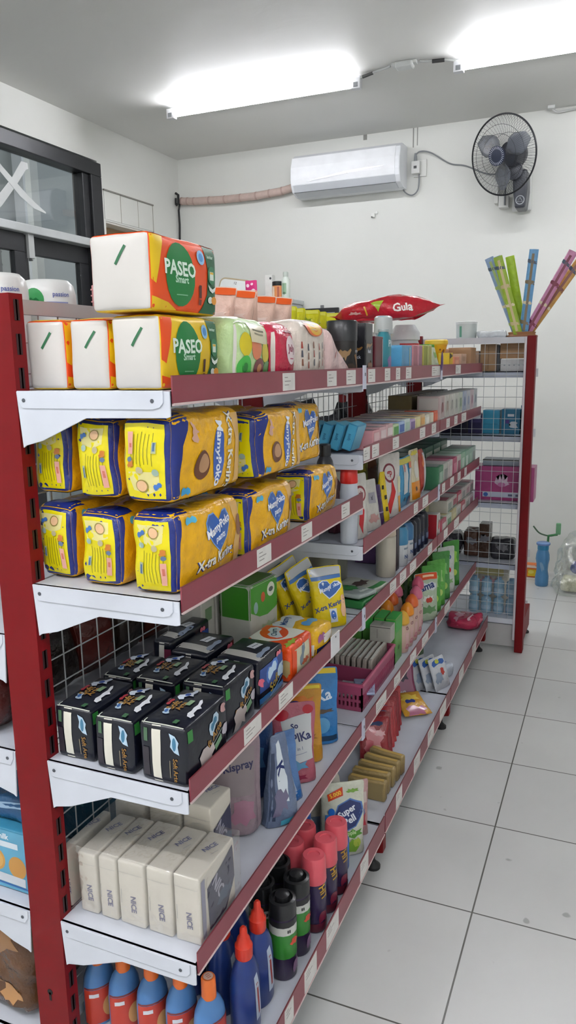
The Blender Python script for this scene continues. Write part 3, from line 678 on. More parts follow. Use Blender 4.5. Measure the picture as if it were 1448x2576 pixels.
o = pack('snack_bag', 'small pink dotted snack bag hanging beside the leaning clock', 'snack', (-2.315, 4.80, 1.84), (.085, .02, .11), '#d8357e', [('E', 'F', -.02, .02, .012, .012, '#f7d9e6'), ('E', 'F', .02, -.015, .014, .014, '#f7d9e6'), ('T', 'F', 0, .035, .02, 'SNACK', '#ffffff')] if False else [('E', 'F', -.02, .02, .012, .012, '#f7d9e6'), ('E', 'F', .02, -.015, .014, .014, '#f7d9e6'), ('E', 'F', .01, .03, .01, .008, '#f7d9e6')], rz=0, kind='bagz', cr=.003)
pack('snack_bag', 'yellow snack bag hanging below the pink dotted one', 'snack', (-2.32, 4.76, 1.69), (.11, .025, .15), '#e6b91e', [('E', 'F', 0, .0, .03, .03, '#d6d94a'), ('P', 'F', .0, -.04, (.03, .02), BLOB, '#7fae46')], rz=0, kind='bagz', cr=.004)
pack('box', 'plain white box standing on the cabinet behind the snack bags', 'box', (-2.235, 4.93, 1.831), (.055, .05, .16), '#e3e4df', [('E', 'F', .015, .055, .008, .008, '#44484c')], rz=0, mk='card', r=.002)
turn('jar', 'small jar with a black lid and orange filling on the cabinet', 'jar', (-2.165, 4.90, 1.831), [(.036, 0), (.037, .01), (.037, .075), (.034, .082)], '#d98d55', [('R', 'F', -.018, .04, .02, .07, '#e8d3bb'), ('R', 'F', .018, .04, .016, .07, '#a8563a')], rz=0, caps=[('lid', [(.036, .082), (.037, .085), (.037, .108), (.03, .112)], '#26282a')], body='jar_body')
turn('bottle', 'slim pale green bottle at the right end of the cabinet top', 'bottle', (-2.105, 4.90, 1.831), [(.028, 0), (.029, .01), (.029, .12), (.017, .135), (.017, .14)], '#cfd8ce', [('R', 'F', 0, .06, .03, .07, '#8fae8f'), ('E', 'F', 0, .03, .01, .008, '#47604b')], rz=0, caps=[('cap', [(.017, .138), (.018, .165), (.015, .17)], '#b6bfb6')])
pf = empty('picture_frame', (-1.955, 5.19, 1.55), 0, 'black picture frame hanging on the back wall right of the cabinet', 'picture')
m = MB()
for a_, b_, c_, d_ in ((-.125, .125, .195, .225), (-.125, .125, -.2, -.17), (-.125, -.1, -.17, .195), (.1, .125, -.17, .195)): m.box(a_, b_, -.012, .012, c_, d_, mat('#1f2023', .4))
m.build('frame', pf, bevel=.002)
m = MB(); m.box(-.1, .1, .002, .008, -.17, .195, mat('#d9dde0', .3)); m.prism([(-.018, .14), (.018, .14), (.004, .12), (.004, .10), (-.004, .10), (-.004, .12)], 'y', .0, .002, mat('#4c4f55', .5)); m.build('print', pf)
m = MB(); m.box(-.01, .01, -.004, .012, .225, .245, mat('#77797c', .4)); m.build('hanger', pf)

# ================================================================ THINGS ON THE FLOOR AT THE BACK WALL
turn('drinking_bottle', 'blue translucent drinking bottle with a wide lid on the floor by the back wall', 'bottle', (-.372, 4.87, 0), [(.036, 0), (.040, .006), (.041, .06), (.034, .10), (.036, .14), (.042, .17), (.040, .20), (.033, .225), (.032, .235)], '#4f86b4', [('P', 'F', .0, .13, (.012, .045), BLOB, '#7fa6c4', 20)], rz=0, caps=[('collar', [(.033, .232), (.034, .235), (.034, .262)], '#2f86b4'), ('lid', [(.040, .262), (.042, .265), (.042, .274), (.035, .278)], '#6d8fc4')], rough=.15)
pack('snack_box', 'orange and yellow box on the floor against the back wall', 'box', (-.462, 5.06, 0), (.095, .07, .085), '#e0701e', [('R', 'F', .015, -.01, .05, .045, '#e8c51e'), ('R', 'F', 0, .033, .09, .02, '#ecdcd0'), ('E', 'F', .01, -.005, .018, .012, '#f0e06a')], rz=0, mk='card')
gh = empty('hand_crank', (-.30, 5.02, .30), 0, 'green crank-shaped plastic tool leaning over the plastic bag', 'tool')
GRN = mat('#3f7f4c', .4)
m = MB(); m.box(-.012, .018, -.01, .01, .0, .075, mat('#6fa57a', .4)); m.build('grip', gh, bevel=.006)
m = MB(); m.tube(spline([(0, 0, 0), (-.04, 0, -.012), (-.075, 0, -.01), (-.115, 0, .005), (-.15, 0, .045)]), .005, mat('#49644c', .4), 7); m.build('rod', gh, smooth=True)
m = MB(); m.tube([(0, 0, 0), (-.055, 0, -.012), (-.058, 0, -.08), (-.06, 0, -.29)], .008, GRN, 8); m.build('stem', gh, smooth=True)
pbg = empty('shopping_bag', (-.115, 4.80, 0), 0, 'see-through plastic bag full of goods on the floor at the right edge', 'bag')
P = Pack(.36, .26, .34, .05, .02, .03, 'box', 3, .35); m = MB(); P.body(m, clearmat('bag_film', (.93, .95, .93), .22, .2), n=14); m.build('film', pbg, smooth=True)
for nm, lc, sz, c in (('snack_pack', (-.08, -.03, .01), (.1, .08, .09), '#d9d6b8'), ('snack_pack', (.06, -.06, .01), (.16, .08, .12), '#b8705c'), ('cloth', (.02, .0, .12), (.2, .1, .06), '#4c5f9c'), ('snack_pack', (.09, .0, .16), (.1, .1, .1), '#c7bfb0')):
    P = Pack(*sz, .02, .01, .01, 'box', 5); m = MB(); P.body(m, mat(c, .4, 0, 'foil')); o = m.build(nm, pbg, smooth=True); o.location = lc

# ================================================================ GOODS, NEAR BAY
Z1, Z2, Z3, Z4, ZB = 1.3645, 1.0525, .7382, .424, .1455
# ---- tissue soft packs on the top shelf
def soft_pack(label, x, y, z, dims, flip, group='white ended tissue packs', seed=1, rz=90, rot=None):
    w_, d_, h_ = dims; f, g = (('#e2501e', '#e8c21c') if not flip else ('#e3bd1c', '#e2501e')); hw, hh = w_/2, h_/2
    G = '#1c7a3c'; DG = '#1a5f3c'
    dec = [('P', 'F', 0, 0, (1, 1), [(-hw*.97, hh*.96), (-hw*.62, hh*.96), (-hw*.86, -hh*.3), (-hw*.97, -hh*.2)], g),
           ('P', 'F', 0, 0, (1, 1), [(-hw*.97, -hh*.96), (-hw*.3, -hh*.96), (-hw*.55, -hh*.75), (-hw*.97, -hh*.62)], g),
           ('P', 'F', 0, 0, (1, 1), [(hw*.97, hh*.96), (hw*.52, hh*.96), (hw*.64, hh*.3), (hw*.6, -hh*.4), (hw*.36, -hh*.96), (hw*.97, -hh*.96)], DG),
           ('E', 'F', -hw*.22, hh*.02, hw*.40, hh*.86, G),
           ('T', 'F', -hw*.22, hh*.16, h_*.265, 'PASEO', '#dfeee2'), ('T', 'F', -hw*.2, -hh*.12, h_*.13, 'Smart', '#bfe0c8'), ('R', 'F', -hw*.2, -hh*.52, hw*.3, .0016, '#7fb892'),
           ('E', 'F', hw*.40, hh*.60, hw*.12, hh*.2, '#8fc0e6'), ('E', 'F', hw*.40, hh*.60, hw*.07, hh*.12, '#4c8fd0'),
           ('R', 'F', hw*.34, -hh*.36, hw*.08, hh*.36, '#4a1d16'), ('R', 'F', hw*.34, -hh*.66, hw*.08, hh*.16, '#7a3a2c'),
           ('T', 'F', hw*.72, hh*.68, h_*.07, 'lembar', '#cfe6d6'), ('E', 'F', hw*.76, hh*.16, hw*.14, hh*.26, '#2f7d55'), ('R', 'F', hw*.76, hh*.14, hw*.14, hh*.24, '#dfeae0'), ('R', 'F', hw*.76, hh*.22, hw*.12, hh*.06, '#e8b93c'),
           ('P', 'F', hw*.78, -hh*.2, (hw*.16, hh*.14), [(-1, .6), (-.7, -.5), (0, -1), (.7, -.5), (1, .6), (.6, .2), (0, -.2), (-.6, .2)], '#e6ece6'),
           ('E', 'F', hw*.70, -hh*.55, hw*.09, hh*.1, '#dfe3dc'), ('E', 'F', hw*.84, -hh*.55, hw*.1, hh*.12, '#e89a2a'),
           ('R', 'L', .006, hh*.42, .0045, .030, '#2c6a45', -33),
           ('R', 'T', -hw*.7, 0, w_*.26, d_*.96, g), ('R', 'T', hw*.75, 0, w_*.22, d_*.96, DG)]
    o = pack('tissue_pack', label, 'tissue pack', (x, y, z), dims, f, dec, rz, group, r=.008, bulge=.006, cr=.0018, faces={'L': '#ccc9c4', 'D': '#e3bd1c'}, seed=seed, n=16, rough=.4, rot=rot)
    return o
soft_pack('white-ended orange tissue pack beside the red post, leftmost of the lower row', -.836, 1.060, Z1, (.160, .076, .107), False, seed=1)
soft_pack('white-ended orange tissue pack in the middle of the lower row of three', -.748, 1.055, Z1, (.162, .072, .107), False, seed=2)
soft_pack('yellow and green tissue pack with a round green badge, right end of the lower row', -.657, 1.054, Z1, (.176, .084, .107), True, seed=3)
soft_pack('orange and green tissue pack with a big green badge, on top of the others', -.668, 1.049, Z1+.1135, (.196, .102, .108), False, seed=4)

# ---- bags on the top shelf
def L(s): return s
pack('sweet_bag', 'clear green bag of round sweets with a cream label on the top shelf', 'snack bag', (-.652, 1.245, Z1), (.150, .10, .112), '#b9d49a',
     [('R', 'F', -.078, -.002, .02, .10, '#d5d3cb'), ('E', 'F', -.045, .012, .018, .020, '#d8c62a'), ('E', 'F', -.045, -.028, .021, .022, '#4bb84d'), ('E', 'F', -.008, .012, .02, .026, '#d8805a'), ('E', 'F', .035, -.0, .021, .018, '#d9c92c'),
      ('E', 'F', .005, -.030, .021, .020, '#7a3b3e'), ('E', 'F', .045, -.032, .02, .017, '#5d9a52'), ('E', 'F', -.045, -.026, .008, .008, '#2d8a3a'), ('E', 'F', .005, -.028, .009, .008, '#c98a5a'), ('R', 'F', .068, -.01, .02, .05, '#cf8a5c'),
      ('R', 'F', .005, .032, .07, .034, '#d9cfae'), ('R', 'F', .005, .036, .05, .003, '#6f6a52'), ('R', 'F', .005, .030, .04, .003, '#8a846a'), ('R', 'F', 0, .052, .15, .003, '#f3f7ea')], 92, bulge=.012, cr=.003, mk='foil', rough=.25, kind='box', r=.02, seed=6, n=14)
pack('sweet_bag', 'crimson jelly sweet bag with a round white badge on the top shelf', 'snack bag', (-.650, 1.399, Z1), (.108, .085, .108), '#c22a48',
     [('R', 'F', -.052, -.003, .016, .09, '#d9d2c9'), ('E', 'F', .012, .006, .024, .027, '#ead6da'), ('T', 'F', .012, .008, .019, 'Jelly', '#8c1f44'), ('R', 'F', .012, -.010, .018, .002, '#b04a66'), ('P', 'F', .02, .042, (.03, .006), SPLASH, '#8a1a33'), ('P', 'F', .03, -.045, (.03, .01), SPLASH, '#6f1528')], 90, bulge=.012, cr=.003, mk='foil', rough=.25, r=.02, seed=7)
pt = []
for i in range(6):
    for j in range(3): pt.append(('P', 'F', -.065+.026*i, -.006+.018*(1-j)-.004*(i % 2), (.003, .007), [(-1, -1), (1, -1), (.6, 1), (-.6, 1)], ['#a8493c', '#4c4f5c', '#8a5a45'][(i+j) % 3]))
pack('snack_bag', 'cream snack bag with small figures and an orange and yellow seal on the top shelf', 'snack bag', (-.652, 1.552, Z1), (.160, .09, .120), '#d9cfc4',
     pt+[('E', 'F', 0, .052, .048, .022, '#e0661e'), ('E', 'F', .004, .050, .035, .017, '#e8b81f'), ('R', 'F', -.008, .052, .026, .018, '#8f9fb8'), ('T', 'F', 0, -.048, .018, 'lollipop', '#3b3338')], 90, bulge=.01, cr=.003, mk='foil', rough=.28, r=.02, seed=8, n=14)
m = MB(); cp = mat('#ddc0bd', .2, 0, 'foil')
mb = MB()
Pw = Pack(.17, .12, .118, .02, .0, .004, 'box', 9)
_F = Pw.F
def slant(p):
    q = _F(p); t = max(0, min(1, (q.x+.085)/.17)); k = 1-t*.93; q.z = q.z*k; return q
Pw.F = slant; Pw.body(mb, cp, n=14); decals(mb, Pw, [('R', 'F', -.04, .01, .03, .003, '#b5605c', 60), ('P', 'T', 0, 0, (.05, .02), SPLASH, '#c98f8c')])
o = mb.build('sweet_bag', None, smooth=True, sharp=60); o.location = (-.664, 1.726, Z1); o.rotation_euler = (0, 0, R(90)); tag(o, 'slumped shiny pale pink bag sloping down to the black canister', 'snack bag')
# row of pale bags with orange tops behind
f0 = pack('snack_bag', 'x', 'snack bag', (-.755, 1.30, Z1), (.105, .05, .188), '#dbb9a8', [('R', 'F', 0, .086, .10, .013, '#d8571c'), ('E', 'F', -.01, .045, .018, .018, '#ead9cf'), ('E', 'F', -.01, .045, .010, .010, '#b9c4d0'), ('E', 'F', .012, -.03, .024, .02, '#c8d0d6'), ('P', 'F', .0, .036, (.04, .01), SPLASH, '#e7cfc2')], 25, 'pale bags with orange seals', kind='bagz', cr=.006, mk='foil', rough=.25, seed=11)
for i in range(8):
    lb = f'{ORD[i]} pale snack bag with an orange seal from the near end, behind the top row'
    y_ = 1.245+.075*i
    if i == 0: f0.location = (-.785, y_, Z1+.002); f0.rotation_euler = (R(-4), R(4), R(30)); f0['label'] = lb
    else: dup(f0, (-.775-.006*(i > 4)*2, y_, Z1+.002), None, lb, rot=(-3-3*(i % 2), [5, -4, 3][i % 3], 30+5*((i*5) % 3-1)))
turn('canister', 'black round canister with gold print, nearest on the top shelf', 'canister', (-.648, 1.862, Z1+.001), [(.0365, 0), (.0375, .003), (.0375, .087)], '#1d1a1a',
     [('P', 'F', -.02, .055, (.018, .022), FIG, '#8f7048'), ('R', 'F', .02, .03, .008, .05, '#8a6238', 20), ('P', 'F', .0, .02, (.02, .015), SPLASH, '#3a2c22'), ('T', 'F', .022, .062, .012, 'men', '#c6c9d0')], rz=60, caps=[('lid', [(.038, .087), (.0385, .09), (.0385, .134), (.036, .137)], '#2c2d31')], body='canister_body', rough=.3)
pack('perfume_box', 'black box with gold bottles printed on it behind the canister', 'box', (-.640, 1.985, Z1), (.065, .05, .135), '#26262a', [('R', 'F', 0, -.02, .06, .09, '#1a1618'), ('P', 'F', .0, .01, (.025, .012), FIG, '#7f5c34'), ('T', 'F', 0, -.005, .014, 'black', '#bfc3cc'), ('P', 'F', .005, -.045, (.022, .018), APPLE, '#8a5a3a'), ('P', 'L', 0, .0, (.018, .012), FIG, '#8f6a3c'), ('T', 'L', 0, -.02, .012, 'black', '#b5bac4')], 90, mk='card', r=.002, rough=.25)
pack('cosmetic_box', 'maroon box standing on the top shelf between the black box and the teal bottle', 'box', (-.635, 2.07, Z1), (.075, .045, .103), '#5f1424', [('R', 'F', .030, 0, .006, .09, '#b9a7ad'), ('R', 'L', 0, 0, .03, .09, '#741a2c')], 90, mk='card', r=.002)
turn('pump_bottle', 'small grey pump bottle behind the maroon box', 'bottle', (-.70, 2.08, Z1), [(.022, 0), (.024, .01), (.024, .10), (.014, .112)], '#7d8480', rz=90, caps=[('pump_head', [(.014, .112), (.014, .128), (.02, .130), (.02, .143), (.012, .146)], '#4c5152')])
def oval_bottle(name, label, loc, r_, h_, col, capc, dec, rz=90, sx=1, sy=.62, group=None, caph=.04, capr=.6, mk='plain', rot=None, sh=.2):
    prof = [(r_*.92, 0), (r_, .006), (r_, h_*(1-sh)), (r_*.9, h_*(1-sh*.55)), (r_*capr, h_)]
    return turn(name, label, 'bottle', loc, prof, col, dec, rz, group, sx, sy, caps=[('cap', [(r_*capr*1.02, h_), (r_*capr*1.05, h_+.003), (r_*capr*1.0, h_+caph*.9), (r_*capr*.8, h_+caph)], capc, 1, 1 if sy > .9 else max(sy, .75))], mk=mk, rot=rot)
oval_bottle('lotion_bottle', 'teal bottle with white lettering standing on the top shelf', (-.628, 2.165, Z1), .034, .118, '#3a8a98', '#a9b4b5', [('T', 'F', 0, .085, .026, 'Pix', '#dbe8ea'), ('P', 'F', .0, .03, (.022, .02), PETAL, '#8d6fa8')], caph=.008, capr=.6)
oval_bottle('lotion_bottle', 'tall pale bottle with a big white and blue cap on the top shelf', (-.668, 2.300, Z1), .036, .118, '#b6c2cc', '#c5c9c8', [('R', 'F', .014, .06, .018, .09, '#8eaac4'), ('P', 'F', .0, .03, (.02, .02), PETAL, '#7d70a0')], caph=.052, capr=.98)
m = MB(); m.lathe([(.0362, .121), (.0368, .124), (.0362, .168)], mat('#2f9bd6', .3), 20, 1, .66, cx=.004); o = m.build('cap_stripe', bpy.data.objects[[o.name for o in COL.objects if o.name.startswith('lotion_bottle')][-1]], smooth=True)
turn('talc_tub', 'white tub with a red label and lettering on the top shelf', 'tub', (-.695, 2.665, Z1), [(.046, 0), (.048, .004), (.048, .095), (.044, .105)], '#cfd6dd', [('R', 'F', 0, .085, .13, .020, '#c2242a'), ('T', 'F', 0, .085, .014, 'baby', '#f0b060'), ('R', 'F', 0, .04, .12, .06, '#b9cde0')], rz=70, caps=[('lid', [(.046, .105), (.051, .108), (.051, .132), (.044, .142), (.034, .158)], '#dfe4ea')], body='tub_body')
for k, (lb, y_, w_, c, h_, dc) in enumerate([
    ('sky blue box standing left of the pink striped boxes on the top shelf', 2.345, .125, '#57a3cf', .083, [('R', 'F', .035, 0, .008, .07, '#d7d2a8'), ('R', 'F', -.005, .0, .05, .05, '#4a9ccc')]),
    ('pink striped box right of the sky blue box on the top shelf', 2.45, .07, '#cf8d96', .086, [('R', 'F', k_, 0, .003, .08, '#a9607a') for k_ in (-.018, -.006, .006, .018)]),
    ('second pink striped box on the top shelf', 2.52, .06, '#c9919f', .086, [('R', 'F', k_, 0, .003, .08, '#8f6f98') for k_ in (-.012, .0, .012)]),
    ('yellow-green striped box left of the small pouch on the top shelf', 2.595, .07, '#b9b84e', .086, [('R', 'F', k_, 0, .006, .08, '#7f9a3c') for k_ in (-.018, .002, .02)]),
    ('second yellow-green box beside the small pouch on the top shelf', 2.66, .055, '#bdc07a', .088, [('R', 'F', k_, 0, .004, .08, '#d9c94a') for k_ in (-.014, .004, .018)])]):
    pack('cosmetic_box', lb, 'box', (-.628, y_, Z1), (w_-.004, .045, h_), c, dc, 90, mk='card', r=.002)
pack('wipes_pouch', 'small pale green pouch with a green panel on the top shelf', 'pouch', (-.632, 2.80, Z1), (.10, .045, .085), '#c6cfb2', [('P', 'F', .01, .015, (.025, .018), BLOB, '#7fb03a'), ('R', 'F', 0, -.02, .05, .012, '#a9c2a0')], 90, kind='pouch', cr=.003, mk='foil')
pack('sachet_strip', 'purple sachet strip hanging over the joint of the top rails', 'sachet', (-.577, 2.725, 1.35), (.02, .006, .065), '#5a3a70', [('R', 'F', 0, 0, .008, .05, '#9a86b4')], 90, kind='bagz', mk='foil')
turn('tub', 'yellow tub with a wavy rim and a face printed on it on the top shelf', 'tub', (-.725, 3.30, Z1), [(.03, 0), (.032, .004), (.030, .05), (.04, .075), (.046, .10)], '#dca91e', [('E', 'F', .0, .07, .008, .012, '#8a5a1e'), ('E', 'F', -.02, .08, .004, .004, '#7a4a1e'), ('P', 'F', 0, .04, (.02, .016), PETAL, '#b9731e')], rz=60, caps=[('rim', [(.046, .1), (.05, .104), (.049, .118), (.044, .122)], '#e8c43a')], body='tub_body')
pack('snack_bag', 'shiny red snack bag with white lettering lying on top of the bottles', 'snack bag', (-.705, 2.46, 1.530), (.34, .13, .06), '#b81c2c', [('T', 'F', .06, .0, .030, 'Gula', '#f0e8e4'), ('P', 'F', -.02, .006, (.018, .014), [(-1, 1), (1, 1), (0, -1)], '#a9c23a'), ('P', 'F', -.09, -.005, (.02, .010), SPLASH, '#d9a7a0'), ('R', 'F', -.06, .0, .004, .03, '#dfa53a')], 92, kind='pillow', bulge=.016, cr=.014, mk='foil', rough=.18, seed=14, rot=(0, -5, 14), n=22)
pack('plastic_bag', 'clear crumpled bag under the red snack bag', 'bag', (-.80, 2.52, Z1+.001), (.20, .08, .138), '#d9dcd6', [], 90, kind='pouch', cr=.01, mk='foil', rough=.15, seed=15)
# other things on the top shelf, far bay
for lb, x_, y_, s_, c, dc in [
    ('bright green box on the far top shelf', -.735, 3.15, (.10, .05, .10), '#2f9a2a', [('R', 'F', 0, .03, .10, .012, '#49b83c')]),
    ('yellow and black box on the far top shelf in front of the green box', -.655, 3.16, (.07, .045, .065), '#dcb823', [('P', 'F', 0, .02, (.03, .012), [(-1, 1), (1, 0), (-1, -1)], '#2c2a20')]),
    ('peach carton on the far top shelf', -.655, 3.27, (.10, .05, .05), '#dc9277', [('R', 'F', 0, 0, .06, .02, '#e5b08f')]),
    ('orange-brown carton on the far top shelf', -.735, 3.42, (.10, .06, .085), '#c79a7d', [('R', 'F', 0, .015, .07, .02, '#b88466')]),
    ('pale brown carton at the end of the far top shelf', -.66, 3.40, (.12, .07, .062), '#bfa08a', [('R', 'F', 0, .01, .07, .02, '#a98870')]),
    ('kraft brown carton by the end rack on the far top shelf', -.66, 3.545, (.13, .1, .09), '#a98462', [('R', 'F', 0, 0, .004, .08, '#8a6a4c')])]:
    pack('carton', lb, 'box', (x_, y_, Z1), s_, c, dc, 90, mk='card', r=.002)

# ---- diaper packs on the second shelf
NV = '#1f2d78'
def diaper(label, x, y, z, dims, up=False, seed=1, rz=90, rot=None, kid=True):
    w_, d_, h_ = dims; hw, hd, hh = w_/2, d_/2, h_/2; s = -1 if up else 1; rr = 180 if up else 0
    dec = [('P', 'L', 0, 0, (1, 1), [(-hd*.86, -hh*.86), (-hd*.2, -hh*.90), (hd*.72, -hh*.88), (hd*.78, 0), (hd*.72, hh*.86), (-hd*.1, hh*.88), (-hd*.88, hh*.88), (-hd*.80, 0)], '#ddd00e'),
           ('P', 'L', -hd*.05, s*hh*.52, (hd*.6, hh*.26), [(-1, 1), (1, 1), (.9, -.6), (.2, -1), (-.8, -.7)], '#d9d08a')]
    for i in range(7): dec.append(('R', 'L', s*(-hd*.32+i*hd*.14), s*-hh*.28, .0011, h_*(.36 if i % 3 else .40), '#8d8a1e'))
    dec += [('E', 'L', s*hd*.12, s*hh*.6, hd*.24, hh*.15, '#8f8040'), ('E', 'L', s*hd*.13, s*hh*.6, hd*.20, hh*.125, '#dfb58c'), ('P', 'L', -s*hd*.44, s*hh*.58, (hd*.18, hh*.1), BLOB, '#3f6fb5', 30),
            ('E', 'L', -s*hd*.42, s*hh*.26, hd*.13, hh*.08, '#9ab0a0'), ('E', 'L', s*hd*.16, s*hh*.22, hd*.13, hh*.08, '#b5ab86'),
            ('P', 'L', s*hd*.50, s*hh*.1, (hd*.15, hh*.14), SPLASH, '#c0762a'), ('E', 'L', s*hd*.53, -s*hh*.02, hd*.11, hh*.06, '#5d6f8c'),
            ('R', 'L', s*hd*.52, -s*hh*.42, hd*.22, h_*.27, '#d9a08e'), ('R', 'L', s*hd*.52, -s*hh*.36, hd*.1, h_*.08, '#c7705e'),
            ('R', 'L', -s*hd*.40, -s*hh*.32, hd*.16, h_*.14, '#a8b08a'), ('R', 'L', -s*hd*.40, -s*hh*.34, hd*.08, h_*.11, '#4c6a8c')]
    dec += [('P', 'F', 0, 0, (1, 1), [(-hw, -hh*.97), (-hw*(.82 if up else .94), -hh*.97), (-hw*(.78 if up else .92), hh*.3), (-hw*(.55 if up else .84), hh*.97), (-hw, hh*.97)], NV),
            ('P', 'F', hw*.72, 0, (hw*.2, hh*.9), [(-.2, -1), (.9, -1), (.9, 1), (-.6, 1), (.1, .2)], '#dcae62')]
    if up:
        dec += [('E', 'F', hw*.18, -hh*.05, hw*.17, hh*.72, '#3b5fb2', -8), ('T', 'F', hw*.18, -hh*.02, h_*.19, 'MamyPoko', '#e6ecf6', -98), ('T', 'F', hw*.52, -hh*.02, h_*.2, 'X-tra Kering', '#25306c', -98), ('T', 'F', hw*.515, -hh*.02, h_*.195, 'X-tra Kering', '#f1ead2', -98),
                ('E', 'F', -hw*.3, -hh*.25, hw*.2, hh*.33, '#6a3f28'), ('E', 'F', -hw*.26, -hh*.22, hw*.13, hh*.22, '#b58a64'), ('P', 'F', -hw*.5, hh*.55, (hw*.14, hh*.28), FIG, '#d3a58c', 80), ('P', 'F', -hw*.68, -hh*.78, (hw*.12, hh*.14), BLOB, '#3f9fd0')]
    else:
        dec += [('P', 'F', hw*.12, hh*.28, (hw*.40, hh*.58), HEART, '#6f9bd8'), ('P', 'F', hw*.12, hh*.28, (hw*.37, hh*.54), HEART, '#2c5bab'), ('T', 'F', hw*.13, hh*.40, h_*.165, 'MamyPoko', '#26408a', 10), ('T', 'F', hw*.125, hh*.405, h_*.16, 'MamyPoko', '#f2f4fa', 10), ('T', 'F', hw*.13, hh*.11, h_*.12, 'pants', '#dfe8f6', 10),
                ('T', 'F', hw*.08, -hh*.44, h_*.205, 'X-tra Kering', NV, 4), ('T', 'F', hw*.075, -hh*.43, h_*.195, 'X-tra Kering', '#f0eede', 4), ('E', 'F', hw*.84, hh*.2, hw*.1, hh*.3, '#8a5a3c'), ('P', 'F', -hw*.62, hh*.78, (hw*.14, hh*.14), BLOB, '#58b5d6')]
    dec += [('R', 'T', -hw*.78, 0, w_*.2, d_*.95, NV), ('P', 'T', -hw*.3, 0, (hw*.25, hd*.5), FIG, '#dca888'), ('R', 'D', 0, 0, w_*.9, d_*.9, NV)]
    return pack('diaper_pack', label, 'diaper pack', (x, y, z), dims, '#e6ad14', dec, rz, 'yellow and blue diaper packs', r=.014, bulge=.007, cr=.0055, mk='foil', rough=.2, seed=seed, n=18, rot=rot, faces={'L': NV})
D = (.205, .070, .122); ZT = Z2+.1445
diaper('yellow diaper pack beside the red post, lower layer', -.845, 1.083, Z2, D, seed=1)
diaper('yellow diaper pack in the middle of the lower layer at the near end', -.744, 1.066, Z2, (.205, .077, .122), seed=2)
diaper('yellow diaper pack at the front corner, lower layer, with a heart badge', -.637, 1.066, Z2, (.218, .081, .122), seed=3)
diaper('yellow diaper pack beside the red post, upper layer, under the bracket', -.843, 1.083, ZT, D, seed=4)
diaper('yellow diaper pack in the middle of the upper layer at the near end', -.741, 1.066, ZT, (.205, .076, .124), seed=5)
diaper('large yellow diaper pack at the front corner, upper layer, printed upside down', -.624, 1.064, ZT, (.226, .086, .130), up=True, seed=6)
diaper('second lower diaper pack along the rail, with a heart badge', -.640, 1.312, Z2, (.200, .078, .116), seed=7)
diaper('second upper diaper pack along the rail, printed upside down', -.632, 1.345, ZT-.004, (.212, .084, .118), up=True, seed=8)
diaper('diaper pack stored behind the second lower one', -.752, 1.305, Z2, (.19, .078, .116), seed=9)
diaper('diaper pack stored behind the second upper one under the shelf', -.745, 1.335, ZT-.004, (.20, .078, .122), seed=10)
diaper('narrow diaper pack standing on the lower layer near the bay post, upper one', -.664, 1.562, Z2+.133, (.160, .076, .126), seed=11)
diaper('narrow diaper pack near the bay post, lower one, standing on the shelf', -.650, 1.612, Z2, (.180, .084, .108), seed=12)
diaper('half hidden diaper pack behind the narrow upper one', -.768, 1.540, Z2+.128, (.15, .08, .12), seed=13)
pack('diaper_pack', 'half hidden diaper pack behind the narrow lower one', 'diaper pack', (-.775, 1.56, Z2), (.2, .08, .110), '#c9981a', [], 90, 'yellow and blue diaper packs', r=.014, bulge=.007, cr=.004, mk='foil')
oval_bottle('shampoo_bottle', 'dark bottle in the shade at the end of the second shelf', (-.66, 1.765, Z2), .032, .12, '#2b2c33', '#1d1e22', [('P', 'F', 0, .05, (.012, .03), FIG, '#6a4a34')], caph=.03)

